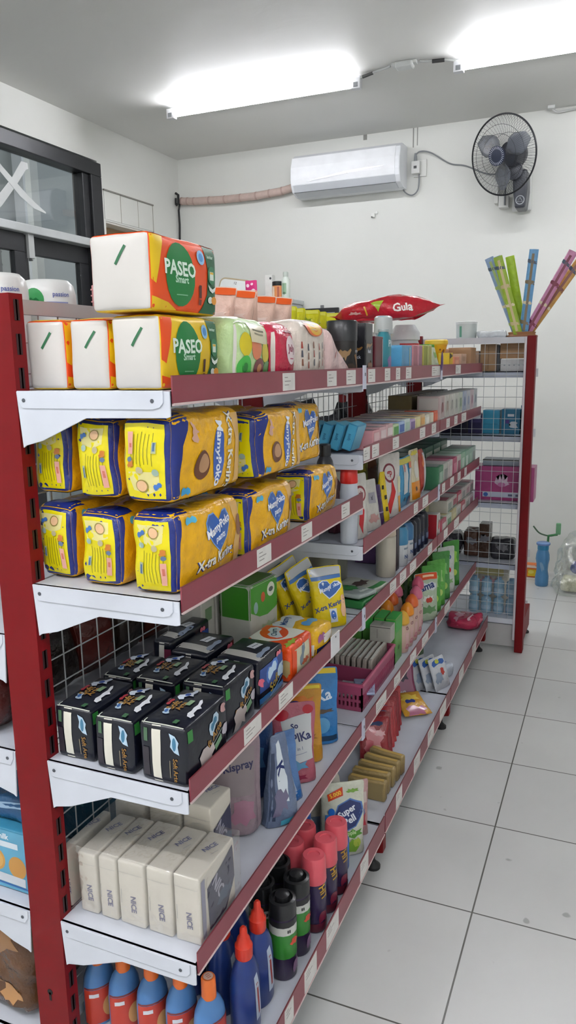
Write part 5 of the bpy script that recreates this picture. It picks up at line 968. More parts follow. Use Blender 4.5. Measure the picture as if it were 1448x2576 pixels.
hp('detergent_pouch', 'dark plum pouch behind the white triangle pouches', 1.99, .08, .18, '#5f2c40', [('P', 'F', 0, .06, (.03, .02), [(-1, 1), (1, 1), (0, -1)], '#c6c3b8'), ('P', 'F', 0, 0, (.03, .04), SPLASH, '#8a5a6a')], x=-.70, seed=71)
hp('detergent_pouch', 'pale triangular pouch with grey lettering on the third shelf', 2.035, .09, .145, '#c0bdb6', [('R', 'F', 0, .02, .045, .03, '#9a98a0'), ('T', 'F', 0, .02, .018, 'xl', '#3f3f4c'), ('P', 'F', 0, -.04, (.03, .02), SPLASH, '#b58a86')], seed=72, taper=.45)
hp('detergent_pouch', 'purple pouch between the pale and the yellow pouch', 2.108, .045, .12, '#3c2650', [('R', 'F', 0, -.02, .05, .004, '#8a7a9c')], seed=73, taper=.4)
hp('detergent_pouch', 'narrow yellow pouch with black marks', 2.160, .045, .15, '#d8bc1a', [('R', 'F', -.01, .03, .012, .012, '#2a2618'), ('R', 'F', .0, .0, .016, .012, '#2a2618'), ('R', 'F', 0, -.035, .014, .012, '#2a2618')], seed=74, taper=.5)
hp('detergent_pouch', 'large white pouch with a red arrow and round badge on the third shelf', 2.235, .105, .195, '#cfcac4', [('E', 'F', -.01, .04, .030, .030, '#7a2f3c'), ('E', 'F', -.01, .04, .023, .023, '#cfc6c4'), ('T', 'F', -.01, .04, .026, 'gp', '#a02a34'), ('P', 'F', -.012, -.03, (.026, .055), [(.3, 1), (1, .2), (-.2, -1), (-.8, -.6), (.1, .3)], '#c01f22'), ('R', 'F', .038, -.06, .024, .05, '#d8942c'), ('R', 'F', .038, .0, .02, .05, '#d5cfa8')], seed=75)
hp('cream_card', 'blue card pack with white tubes printed on it and a yellow seal', 2.395, .155, .165, '#2f92c0', [('P', 'F', .0, .012, (.030, .048), [(-1, 1), (.6, 1), (1, .2), (.9, -1), (-.7, -1)], '#cfd6d8'), ('E', 'F', -.008, .048, .012, .013, '#b0524a'), ('R', 'F', .0, .070, .14, .018, '#c9bf1c'), ('E', 'F', 0, -.055, .008, .006, '#1b1b20'), ('R', 'F', .055, .0, .03, .08, '#c6c8cc'), ('R', 'F', .055, -.065, .035, .03, '#26306c'), ('R', 'F', .055, .052, .03, .02, '#c8632c')], kind='bagz', rz=88, seed=76, d=.025)
hp('cream_card', 'white and orange pouch with a yellow cap flap beside the blue card', 2.535, .09, .175, '#cfc4a6', [('R', 'F', 0, -.05, .08, .06, '#dd8a1c'), ('E', 'F', 0, .02, .02, .03, '#d9d6cc'), ('P', 'F', 0, .075, (.035, .014), SPLASH, '#cfc01c'), ('E', 'F', -.01, -.045, .008, .008, '#5a3a1c')], seed=77, rz=85)
hp('cream_card', 'narrow red and white pack at the end of the middle bay, third shelf', 2.625, .05, .165, '#a83a2c', [('R', 'F', .006, 0, .02, .14, '#c6bfc2'), ('P', 'F', -.01, .04, (.01, .03), SPLASH, '#d0703a')], kind='bagz', seed=78, rz=85)
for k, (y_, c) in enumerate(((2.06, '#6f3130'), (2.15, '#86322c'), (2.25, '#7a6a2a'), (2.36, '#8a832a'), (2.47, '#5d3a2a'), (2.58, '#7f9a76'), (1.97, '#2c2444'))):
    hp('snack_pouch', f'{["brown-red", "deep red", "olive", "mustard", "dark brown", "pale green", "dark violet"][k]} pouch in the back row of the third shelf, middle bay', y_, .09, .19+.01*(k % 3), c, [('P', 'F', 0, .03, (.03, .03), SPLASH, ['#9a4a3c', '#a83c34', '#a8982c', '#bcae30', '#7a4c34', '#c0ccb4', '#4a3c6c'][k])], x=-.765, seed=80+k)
def teeth(n, y0, dy, z, x, sz, c1, c2, lab, grp):
    for k in range(n):
        c = c1[k % len(c1)]
        pack('toothpaste_box', f'{ORD[k]} {lab}', 'box', (x, y0+dy*k, z), sz, c, [('R', 'F', 0, 0, sz[0]*.7, sz[2]*.5, c2[k % len(c2)]), ('R', 'F', 0, -sz[2]*.36, sz[0]*.9, sz[2]*.12, '#5f7a68'), ('R', 'T', 0, 0, sz[0]*.8, sz[1]*.8, c2[(k+1) % len(c2)])], 90, grp, mk='card', r=.002)
teeth(9, 2.80, .088, S3, -.64, (.082, .11, .085), ['#3f7a58', '#b5b5ac', '#bfb8b4', '#a8385c', '#c2b9b4', '#7fa88a', '#6f9a80', '#7a9c8a', '#9ab0a8'], ['#9ab8a4', '#8a8e8a', '#cfc6c4', '#c97a90', '#9a5a6c', '#b9cfc0', '#c0d2c6'], 'carton along the rail of the third shelf, far bay', 'cartons on the third shelf, far bay')
for k in range(5):
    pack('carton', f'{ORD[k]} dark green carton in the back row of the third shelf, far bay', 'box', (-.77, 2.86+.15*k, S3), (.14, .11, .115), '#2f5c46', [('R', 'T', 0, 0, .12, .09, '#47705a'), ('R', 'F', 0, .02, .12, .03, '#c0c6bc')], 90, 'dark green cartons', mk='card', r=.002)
# ---- fourth shelf
pack('wipes_stack', 'green and silver sachet pack lying on top of the flat stack near the rail', 'sachet', (-.655, 1.935, S4+.026), (.10, .14, .012), '#9aa5a2', [('P', 'T', .02, .0, (.035, .04), SPLASH, '#3c8a4a'), ('T', 'T', -.01, .02, .022, 'cb', '#54687c', 30), ('P', 'T', .02, -.045, (.03, .012), SPLASH, '#d0d8d0')], 80, mk='foil', cr=.003, rot=(0, 5, 80))
pack('wipes_stack', 'green sachet pack at the bottom of the flat stack near the rail', 'sachet', (-.655, 1.94, S4), (.11, .15, .022), '#2f7a40', [('R', 'F', 0, 0, .09, .010, '#b9cbb8')], 86, mk='foil', cr=.003)
pack('wipes_stack', 'white and green sachet pack lying right of the flat stack', 'sachet', (-.66, 2.06, S4), (.10, .13, .02), '#b9beb2', [('P', 'T', 0, 0, (.035, .03), SPLASH, '#5a4a44'), ('R', 'T', 0, -.05, .09, .02, '#3c8a4a')], 80, mk='foil', cr=.003)
turn('toiletry_bottle', 'big pale bottle with a dark leaf print in the shade of the fourth shelf', 'bottle', (-.765, 2.02, S4), [(.044, 0), (.046, .006), (.046, .12), (.04, .15)], '#8f8d7c', [('P', 'F', .0, .075, (.012, .028), BLOB, '#3a4f40', 90), ('P', 'F', .01, .03, (.014, .012), SPLASH, '#8a7a8c')], 50, caps=[('cap', [(.04, .15), (.041, .165)], '#7c7a6c')])
turn('toiletry_bottle', 'grey bottle next to the pale leaf-print bottle', 'bottle', (-.765, 2.13, S4), [(.036, 0), (.038, .006), (.038, .15)], '#77776f', [], 50, caps=[('cap', [(.03, .15), (.03, .165)], '#5c5c57')])
turn('toiletry_bottle', 'slim off-white bottle standing at the rail of the fourth shelf', 'bottle', (-.635, 2.235, S4), [(.029, 0), (.031, .004), (.031, .125), (.028, .128)], '#c0b9aa', [('R', 'F', .008, .065, .002, .075, '#3f3c3a')], 90, caps=[('cap', [(.029, .128), (.031, .130), (.030, .150), (.022, .155)], '#c9b9a4')])
pack('toiletry_box', 'dark narrow box next to the off-white bottle', 'box', (-.64, 2.305, S4), (.035, .05, .15), '#3a2830', [('R', 'F', 0, -.03, .012, .08, '#27222c')], 90, mk='card', r=.003)
for k, (y_, c, b) in enumerate(((2.375, '#3c82aa', '#c6c9cc'), (2.45, '#3a6f9a', '#c3c4c8'))):
    turn('deodorant', f'roll-on bottle with a blue cap and white body, {["nearer", "farther"][k]} one at the rail', 'bottle', (-.63, y_, S4), [(.026, 0), (.028, .006), (.027, .07)], b, [('T', 'F', 0, .03, .018, 'Niv', '#2a4a86'), ('R', 'F', 0, .058, .03, .006, '#7a8a98')], 80, caps=[('cap', [(.028, .07), (.029, .075), (.028, .115), (.02, .128)], c)])
for k, y_ in enumerate((2.515, 2.57, 2.625, 2.69)):
    turn('deodorant', f'{ORD[k]} of the dark navy roll-on bottles', 'bottle', (-.63, y_, S4), [(.022, 0), (.024, .006), (.023, .06)], '#20263c', [('R', 'F', 0, .035, .02, .02, '#5a6a8a')], 80, 'dark navy roll-ons', caps=[('cap', [(.023, .06), (.024, .065), (.022, .11), (.014, .12)], '#191c2a')])
for k in range(4):
    pack('toiletry_box', f'{ORD[k]} {["purple and white", "lilac", "grey-blue", "navy"][k]} box in the back row of the fourth shelf', 'box', (-.74, 2.39+.095*k, S4), (.08, .07, .145), ['#6a4a7c', '#8a7a9c', '#4f5f7c', '#2c3450'][k], [('R', 'F', 0, -.03, .07, .06, '#bdb6c0')], 90, mk='card', r=.002)
pack('toothpaste_box', 'upright red and white box at the start of the far bay, fourth shelf', 'box', (-.615, 2.79, S4), (.05, .05, .095), '#b8b4ae', [('R', 'F', .008, 0, .03, .08, '#c4c0bc'), ('P', 'F', .005, -.0, (.014, .03), SPLASH, '#c0303c'), ('R', 'L', 0, 0, .046, .092, '#9a1c28')], 90, mk='card', r=.002)
pack('carton', 'large green carton lying on the fourth shelf of the far bay', 'box', (-.735, 2.90, S4), (.19, .13, .12), '#2f6a46', [('R', 'T', 0, 0, .17, .11, '#5f7a58'), ('R', 'F', .05, .02, .08, .06, '#b0a878')], 90, mk='card', r=.002)
teeth(7, 2.875, .1, S4, -.63, (.092, .09, .058), ['#a8445a', '#b8c0b4', '#b0a67c', '#b5b5ac', '#a9545c', '#bcb8b2', '#b5aeb0'], ['#c9c6c0', '#5a8a64', '#c6bd90', '#8f9490', '#cfbfc0', '#8a9088', '#9a7078'], 'toothpaste carton along the rail of the fourth shelf, far bay', 'toothpaste cartons, fourth shelf')
teeth(6, 3.02, .1, S4+.06, -.64, (.092, .09, .05), ['#bcb8ae', '#b0b0a8', '#a83c50', '#b9b4ae', '#bfbab4', '#b0a0a4'], ['#7f8a80', '#a04454', '#c9bfbc', '#8c928c', '#a8888c'], 'toothpaste carton in the upper layer, far bay', 'toothpaste cartons, upper layer')
# ---- fifth shelf: basket, green boxes, lotion bottles, dish soap
bk = empty('plastic_basket', (-.70, 2.10, S5), 0, 'mauve pink plastic basket with two compartments on the fifth shelf', 'basket')
PK = mat('#9c4464', .35)
def basket_wall(mb, x0, x1, y0, y1, h_, t=.003):
    """perforated wall ring"""
    for (a0, b0, a1, b1) in ((x0, y0, x1, y0), (x0, y1, x1, y1), (x0, y0, x0, y1), (x1, y0, x1, y1)):
        L_ = max(abs(a1-a0), abs(b1-b0)); n = int(L_/.012)
        for z0_, z1_ in ((0, .012), (.026, .034), (.048, h_)):
            mb.box(min(a0, a1)-t/2, max(a0, a1)+t/2, min(b0, b1)-t/2, max(b0, b1)+t/2, z0_, z1_, PK)
        for i in range(n+1):
            t_ = i/n; cx = a0+(a1-a0)*t_; cy = b0+(b1-b0)*t_; mb.box(cx-.0028, cx+.0028, cy-.0028, cy+.0028, .010, .05, PK)
m = MB(); basket_wall(m, -.12, .085, -.17, .17, .075); m.box(-.12, .085, -.17, .17, 0, .003, PK); m.build('basket_body', bk)
m = MB(); m.tube([(-.12, -.17, .077), (.085, -.17, .077), (.085, .17, .077), (-.12, .17, .077)], .006, mat('#b0506f', .3), 8, closed=True); m.build('rim', bk, smooth=True)
m = MB(); m.box(-.117, .083, -.03, -.026, .003, .07, PK); m.build('divider', bk)
m = MB(); m.lathe([(.002, 0)], PK) if False else None
for k in range(4):
    pack('sachet_pack', f'{["white and blue", "pink and white", "silver", "pale blue"][k]} sachet lying in the near compartment of the pink basket', 'sachet', (-.77+.045*k, 2.005+.012*(k % 2), S5+.006+.009*k), (.10, .06, .008), ['#aab0c8', '#b88a9c', '#b9bcc0', '#9aaac6'][k], [('P', 'T', 0, 0, (.03, .015), SPLASH, ['#3c4a8c', '#d05a5c', '#6a6f86', '#2c3c7c'][k])], 70+13*k, mk='foil', cr=.004, rough=.2)
for k in range(10):
    pack('wrapped_packet', f'{ORD[k]} clear wrapped packet from the mesh, standing in the pink basket', 'packet', (-.800+.0178*k, 2.17, S5+.006), (.17, .013, .088), '#a59c94', [('R', 'T', 0, 0, .15, .008, '#d9d7d0')], 90, 'clear wrapped packets in the pink basket', mk='foil', cr=.003, rough=.15, seed=k, r=.004)
g0 = pack('soap_box', 'x', 'box', (-.82, 2.32, S5), (.085, .034, .155), '#5c9a46', [('R', 'L', 0, .055, .033, .035, '#2fa83a'), ('R', 'F', 0, .05, .08, .045, '#2f9a38'), ('R', 'T', 0, 0, .083, .032, '#37b044'), ('T', 'F', 0, -.03, .02, 'dr', '#2c4a30')], 90, 'green soap boxes', mk='card', r=.002)
for k in range(6):
    lb = f'green box of the row behind the pink basket, {["first", "second", "third", "fourth", "fifth", "sixth"][k]} from the mesh'
    if k == 0: g0.location = (-.828, 2.335, S5); g0['label'] = lb
    else: dup(g0, (-.828+.0385*k, 2.335+.001*k, S5), None, lb)
pack('carton', 'small plain grey-white carton on the fifth shelf in front of the green boxes', 'box', (-.655, 2.292-.02, S5+.092), (.05, .07, .055), '#a9a69e', [('R', 'L', 0, .022, .066, .002, '#3a3836'), ('R', 'T', 0, 0, .03, .01, '#8a8782'), ('R', 'L', -.01, 0, .002, .03, '#7d7a76')], 90, mk='card', r=.002)
PC = [(.46, -.002), (.56, .004), (.52, .022), (.34, .036), (.12, .044)]
def lot(lb, x_, y_, cap, col, h_=.135, r_=.024):
    prof = [(r_*.9, 0), (r_, .006), (r_, h_*.8), (r_*.8, h_*.93), (r_*.5, h_)]
    return turn('lotion_bottle', lb, 'bottle', (x_, y_, S5), prof, col, [('R', 'F', 0, .04, .02, .06, '#cfa9a6'), ('T', 'F', .0, .085, .014, 'CB', '#7a3a48'), ('P', 'F', 0, .02, (.014, .014), SPLASH, '#c07a86')], 75, None, 1, .8, caps=[('cap', [(r_*a*1.7, h_+b) for a, b in PC], cap)])
li = 0
for x_, row in ((-.628, 'front'), (-.70, 'middle'), (-.78, 'back')):
    for k, (cp_, cn) in enumerate((('#dca83a', 'yellow'), ('#e08a1c', 'orange'), ('#d8642a', 'deep orange'), ('#cf6a86', 'pink'))):
        y_ = 2.425+.062*k
        lot(f'{cn} capped lotion bottle in the {row} row on the fifth shelf', x_, y_, cp_, '#c9aa9c', .10+.012*k, .025)
lot('tall white lotion bottle with a long pink cap at the end of the front row', -.64, 2.685, '#cf5a78', '#c9bcb8', .15, .024)
hp('dish_soap_pouch', 'white and green dish soap pouch with an orange header and blue lettering', 2.775, .105, .185, '#a9b8a0', [('R', 'F', 0, .079, .098, .026, '#cf4a1a'), ('R', 'F', .008, .080, .05, .008, '#f0c8a0'), ('P', 'F', 0, .040, (.044, .028), BLOB, '#c6ccd0'), ('T', 'F', 0, .040, .040, 'ama', '#20306c', 12), ('P', 'F', 0, -.008, (.03, .018), SPLASH, '#cfd4cc'), ('P', 'F', .006, -.012, (.018, .012), APPLE, '#b83a2c'), ('P', 'F', 0, -.05, (.04, .024), SPLASH, '#5f8a5a')], x=-.632, z=S5, rz=48, seed=90, d=.05)
for k, (y_, c) in enumerate(((2.875, '#4f9a3c'), (2.96, '#5aa544'), (3.05, '#4a8f46'), (3.15, '#c2c8c0'), (3.26, '#3f8a34'))):
    dec = [('P', 'F', 0, .02, (.03, .05), SPLASH, ['#8cc26a', '#9ac878', '#7fb86a', '#3a4f9a', '#8ac24a'][k]), ('E', 'F', .01, -.04, .014, .014, ['#a9cc5c', '#b0cc6a', '#98c05a', '#b8302c', '#b5d05a'][k])]
    if k == 3: dec = [('T', 'F', 0, .055, .032, 'Eko', '#2f3f8a', 8), ('E', 'F', .008, .0, .012, .012, '#c0302c'), ('P', 'F', 0, -.05, (.03, .02), SPLASH, '#7fa86a')]
    hp('dish_soap_pouch', f'{["bright green pouch right after the lettered one", "second bright green pouch", "third green pouch", "tall white pouch with dark blue lettering", "lime green pouch at the end"][k]} on the fifth shelf, far bay', y_, .09, .19+.012*(k > 1), c, dec, x=-.632, z=S5, rz=50, seed=91+k)
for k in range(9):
    hp('dish_soap_pouch', f'{ORD[k]} green pouch with shade in its colour, back row of the fifth shelf', 2.42+.12*k+.28*(k > 2)*0, .10, .20, ['#2f4a24', '#3c5a2a', '#455f2c'][k % 3], [('P', 'F', 0, .02, (.03, .05), SPLASH, '#5f7a3a')], x=-.80 if k < 3 else -.745, z=S5, rz=50, seed=110+k) if k >= 3 else None  # greens darker than the front pouches, back-row shade put into the colour
# ---- bottom shelf, middle and far bay
s0 = pack('soap_bar_pack', 'tan wrapped bar pack at the front of the fan on the bottom shelf', 'soap pack', (-.605, 1.955, ZB), (.026, .115, .062), '#a08a5c', [('R', 'T', 0, 0, .012, .10, '#c9a860'), ('R', 'L', 0, 0, .10, .05, '#8f7d55')], 90, 'tan wrapped bar packs', mk='foil', cr=.0015, rough=.25, r=.006)
for k in range(4): dup(s0, (-.607+.004*k, 2.0+.042*k, ZB), 90-4*k, f'tan wrapped bar pack, {["second", "third", "fourth", "rearmost"][k]} in the fan of bars on the bottom shelf')
for k in range(7):
    pack('drink_sachet', f'{ORD[k]} red sachet pack in the leaning row on the bottom shelf', 'sachet', (-.645-.004*k, 2.165+.040*k, ZB), (.10, .018, .135), ['#9a2c34', '#8a2830', '#a8343a', '#b03c40'][k % 4], [('P', 'F', .0, -.01, (.034, .045), PETAL, '#cf8088'), ('P', 'R', 0, 0, (.005, .05), PETAL, '#cf8088'), ('P', 'F', 0, .045, (.03, .012), BLOB, '#2f3a66'), ('E', 'F', .01, -.035, .015, .012, '#d9b09a'), ('P', 'F', -.02, -.03, (.018, .03), SPLASH, '#c9606a'), ('P', 'F', .02, .012, (.02, .015), SPLASH, '#d9a0a4')], 20, 'red sachet packs', kind='bagz', mk='foil', cr=.004, rough=.2, seed=120+k, rot=(-27, 0, 24))
pack('drink_sachet', 'gold and pink sachet pack lying on the bottom shelf', 'sachet', (-.585, 2.505, ZB+.012), (.11, .016, .125), '#c9962c', [('P', 'F', 0, .02, (.04, .035), SPLASH, '#e0c050'), ('P', 'F', -.005, .005, (.022, .016), BLOB, '#2f3f8a'), ('P', 'F', .0, -.045, (.045, .025), PETAL, '#b5708a')], 0, kind='bagz', mk='foil', cr=.003, rough=.14, seed=130, rot=(-74, 0, 40))
pack('drink_sachet', 'purple-pink pouch leaning behind the gold one on the bottom shelf', 'sachet', (-.665, 2.60, ZB), (.11, .022, .15), '#7a2f50', [('R', 'F', .0, 0, .09, .13, '#94607a'), ('P', 'F', 0, .02, (.03, .03), SPLASH, '#3a2c44'), ('T', 'F', 0, -.035, .026, 'en', '#d0c8d2', 8)], 0, kind='bagz', mk='foil', cr=.003, rough=.2, seed=131, rot=(-24, 0, 35))
for k in range(8):
    pack('detergent_sachet', f'{ORD[k]} white and blue detergent bag from the mesh, on the bottom shelf', 'detergent bag', (-.80+.035*k, 2.70+.012*k, ZB), (.10, .016, .125), ['#9a9aa4', '#a5a3ab', '#b4b6bd', '#c2c5cb'][min(3, k//2)], [('P', 'F', 0, .042, (.04, .018), BLOB, '#3a62a8'), ('E', 'F', -.005, .045, .013, .009, '#c2c44a'), ('P', 'F', .01, .0, (.014, .022), SPLASH, '#b84038'), ('P', 'F', -.02, -.02, (.025, .03), SPLASH, '#8f9cb0')], 60, 'white detergent bags', kind='bagz', mk='foil', cr=.003, rough=.2, seed=140+k, rot=(-20, 0, 68))  # body grey darkens towards the mesh, shelf shade painted into it
pack('detergent_sachet', 'blue and white detergent bag lying behind the row of bags', 'detergent bag', (-.60, 2.90, ZB), (.11, .07, .055), '#b9c0cc', [('P', 'T', 0, 0, (.04, .03), SPLASH, '#2f5aa8'), ('E', 'T', -.01, 0, .015, .01, '#c9c83a')], 60, mk='foil', cr=.006, r=.015)
pack('leaf_bag', 'green leafy bag standing on the bottom shelf in the shade of the far bay', 'bag', (-.755, 3.02, ZB), (.13, .07, .12), '#3c5a30', [('P', 'F', 0, .03, (.04, .03), SPLASH, '#8a9a70'), ('E', 'F', 0, -.03, .02, .012, '#3f8a4a')], 50, kind='bagz', mk='foil', cr=.008, seed=150)
pack('detergent_sachet', 'dark red bag in the shade of the bottom shelf behind the detergent row', 'detergent bag', (-.81, 2.86, ZB), (.09, .04, .13), '#7a2c38', [('P', 'F', 0, 0, (.03, .03), SPLASH, '#a84450')], 50, kind='bagz', mk='foil', cr=.006, seed=151)
pack('candy_bag', 'crinkled raspberry pink bag lying at the far end of the bottom shelf', 'bag', (-.602, 3.52, ZB), (.19, .15, .07), '#b02a4c', [('P', 'T', -.03, .02, (.05, .03), SPLASH, '#d9a0ae'), ('P', 'T', .04, -.02, (.04, .03), PETAL, '#d08a9a'), ('P', 'T', -.02, -.04, (.04, .015), FIG, '#e0c0c8'), ('P', 'F', 0, .0, (.05, .02), SPLASH, '#d06a80'), ('P', 'L', 0, 0, (.04, .02), SPLASH, '#d9a0ae')], 78, kind='pillow', mk='foil', cr=.018, rough=.14, r=.02, seed=152)
pack('candy_bag', 'dark red and navy bag left of the raspberry pink bag', 'bag', (-.79, 3.43, ZB), (.14, .12, .075), '#5a2434', [('P', 'F', .03, 0, (.03, .025), BLOB, '#27305c'), ('P', 'L', .02, .0, (.03, .025), BLOB, '#27305c')], 90, mk='foil', cr=.012, rough=.2, r=.03, seed=153)

# ================================================================ GOODS IN THE END RACK
zr = [z+.0285 for z in RLEV]
def rb(name, lb, cat, x_, z, s_, c, dec=(), y_=3.80, cr=0, mk='card', r=.002, rz=0, **k): return pack(name, lb, cat, (x_, y_, z), s_, c, dec, rz, None, r=r, cr=cr, mk=mk, **k)
rb('carton', 'kraft brown carton on the top rack shelf, middle', 'box', -.575, zr[0], (.075, .1, .125), '#a5835f', [('R', 'F', 0, 0, .004, .11, '#866848')])
rb('carton', 'wide kraft carton on the top rack shelf next to the red post', 'box', -.457, zr[0]+.058, (.13, .1, .075), '#a9825a', [('R', 'F', 0, .01, .11, .002, '#8a6844'), ('R', 'F', 0, -.02, .11, .002, '#8a6844')])
rb('tissue_box', 'white patterned box under the wide kraft carton behind the mesh', 'box', -.455, zr[0], (.125, .1, .055), '#c9cacb', [('E', 'F', -.045+.022*i, .0, .004, .004, '#9a9ea6') for i in range(5)])
rb('carton', 'narrow dark grey box between the kraft cartons', 'box', -.532-.001, zr[0], (.014, .08, .12), '#43464e')
rb('carton', 'light brown paper box on the top rack shelf, left of the kraft carton', 'box', -.665, zr[0], (.09, .09, .095), '#c4a58c', [('E', 'F', .02, .02, .012, .012, '#a98a70')])
for k, (x_, w_, h_, c, lb) in enumerate(((-.553, .08, .112, '#2a87a8', 'teal box behind the mesh, left of the pair'), (-.462, .085, .118, '#1f6f92', 'darker teal box with a white picture behind the mesh'), (-.400, .028, .118, '#2f86ae', 'narrow teal box beside the red post'))):
    rb('carton', lb, 'box', x_, zr[1], (w_, .09, h_), c, [('R', 'F', 0, .03, .03, .012, '#c9d0d8'), ('P', 'F', .012, -.015, (.016, .03), BLOB, '#c6d0d8', 90), ('R', 'F', -.015, 0, .018, .018, '#4a3a80')] if k == 1 else [('R', 'F', 0, -.01, w_*.8, .002, '#1c6684')])
rb('carton', 'tall teal box at the back of the second rack shelf', 'box', -.405, zr[1], (.05, .06, .13), '#1b7390', y_=3.90)
for k in range(4): rb('carton', f'{ORD[k]} dark navy box on the second rack shelf, counted from the left', 'box', -.86+.078*k, zr[1], (.072, .09, .095), ['#1f2440', '#2a2347', '#231f38', '#2c2850'][k], [('R', 'F', 0, .015, .05, .02, '#3f3a6a')])
hpnk = rb('diaper_box', 'large mauve pink box with a white crown print behind the mesh of the rack', 'box', -.478, zr[2], (.275, .12, .165), '#a03c74', [('P', 'F', -.01, .01, (.035, .038), [(-1, -.2), (-.8, .6), (-.5, .15), (-.3, .9), (-.05, .25), (.2, 1), (.35, .2), (.75, .7), (.7, 0), (1, -.3), (.4, -.6), (-.4, -.6)], '#c9aec4'), ('E', 'F', -.012, -.005, .018, .011, '#b870a0'), ('R', 'F', .0, -.055, .20, .024, '#b9c0d2'), ('E', 'F', -.085, -.055, .011, .010, '#3a62a8'), ('R', 'F', .03, -.055, .02, .01, '#5a5f7c'), ('R', 'F', .065, -.055, .02, .01, '#5a5f7c')], y_=3.79)
rb('carton', 'flat grey-lidded box at the back of the third rack shelf above the pink box', 'box', -.50, zr[2]+.166, (.17, .1, .03), '#8a96a2', [('R', 'F', 0, .012, .168, .005, '#3c4038')])
for k, (x_, s_, c, lb) in enumerate(((-.632, (.072, .08, .14), '#4a2f24', 'dark brown bag behind the mesh on the fourth rack shelf'), (-.566, (.052, .08, .17), '#3f2a20', 'tall brown carton on the fourth rack shelf'), (-.478, (.115, .1, .10), '#2c2c32', 'glossy black plastic bag beside the red post on the fourth rack shelf'), (-.73, (.1, .1, .12), '#34343a', 'charcoal plastic bag at the left of the fourth rack shelf'))):
    rb('plastic_bag' if 'bag' in lb else 'carton', lb, 'bag' if 'bag' in lb else 'box', x_, zr[3], s_, c, [('P', 'F', 0, .01, (.03, .03), SPLASH, '#6a6a70')], cr=.01 if 'bag' in lb else 0, mk='foil', r=.02 if 'bag' in lb else .002, rough=.15, seed=160+k)
for k in range(8):
    r_, c_ = divmod(k, 4); turn('water_bottle', f'pale blue water bottle behind the rack mesh, {["lower", "upper"][r_]} layer, {["first", "second", "third", "last"][c_]} from the left', 'bottle', (-.605+.06*c_, 3.75, zr[4]+.092*r_), [(.022, 0), (.026, .006), (.0262, .035), (.024, .045), (.0262, .055), (.024, .072), (.012, .082)], '#8fb2c8', [('R', 'F', 0, .03, .05, .02, '#a8c2d4')], 0, 'pale blue water bottles', caps=[('cap', [(.012, .080), (.012, .0905)], '#7fa8c8')], rough=.15, n=16)
pack('snack_bag', 'pale pack with yellow and pink print on the bottom rack shelf at the back', 'snack bag', (-.55, 3.885, zr[4]), (.2, .06, .22), '#c9c4b8', [('R', 'F', 0, .07, .14, .04, '#cfc48a'), ('P', 'F', 0, .02, (.05, .03), SPLASH, '#c99aa0')], 0, kind='bagz', mk='foil', cr=.006)
# on top of the rack
turn('paper_tub', 'round white tub with green lettering standing on top of the rack', 'tub', (-.683, 3.76, RZ-.0034), [(.045, 0), (.047, .003), (.049, .07)], '#c6cdca', [('T', 'F', -.02, .035, .02, 'TUB', '#6aa088', 90) if False else ('R', 'F', -.02, .035, .012, .05, '#6aa58c')], 0, caps=[('lid', [(.049, .07), (.0505, .072), (.0505, .080), (.04, .083)], '#d9dddb')], body='tub_body')
pack('plastic_bag', 'small clear crumpled bag on top of the rack beside the woven basket', 'bag', (-.56, 3.76, RZ-.0035), (.13, .08, .035), '#cfd3d6', [], 0, mk='foil', cr=.012, rough=.12, r=.015, seed=170)
wb = empty('woven_basket', (-.430, 3.778, RZ-.0034), 0, 'low brown woven basket holding paper rolls on top of the rack', 'basket')
m = MB(); m.lathe([(.060, 0), (.064, .008), (.060, .018), (.063, .026), (.058, .028), (.054, .012), (.02, .010)], mat('#a5744c', .6, 0, 'card'), 28, cap=False); m.build('basket_body', wb, smooth=True)
m = MB(); m.tube([(.066*math.cos(2*PI*i/30), .066*math.sin(2*PI*i/30), .007) for i in range(30)], .006, mat('#8f6040', .6, 0, 'card'), 8, closed=True); m.build('rim', wb, smooth=True)
# gift wrap rolls, standing in the basket
rolls = [((-.440, 3.727), (-.545, 3.727, 1.862), '#9cb83c', '#c9b98a', 'green gift wrap roll with pictures, third from the left'), ((-.420, 3.7435), (-.388, 3.7435, 1.885), '#6aa0cc', '#7a6a50', 'light blue gift wrap roll with brown pictures, nearly upright'),
         ((-.412, 3.761), (-.222, 3.761, 1.868), '#c888ac', '#7a2c44', 'pink gift wrap roll leaning right'), ((-.448, 3.7785), (-.592, 3.7785, 1.865), '#8fa8c8', '#9fb46a', 'grey-blue gift wrap roll leaning far left'),
         ((-.410, 3.796), (-.190, 3.796, 1.835), '#c99a54', '#8a5a50', 'orange and tan gift wrap roll leaning right, lower one'), ((-.446, 3.8125), (-.565, 3.8125, 1.872), '#7fa0cc', '#8aa850', 'blue-topped gift wrap roll second from the left'), ((-.430, 3.829), (-.505, 3.829, 1.872), '#a8c82c', '#bcd048', 'plain lime green gift wrap roll in the middle')]
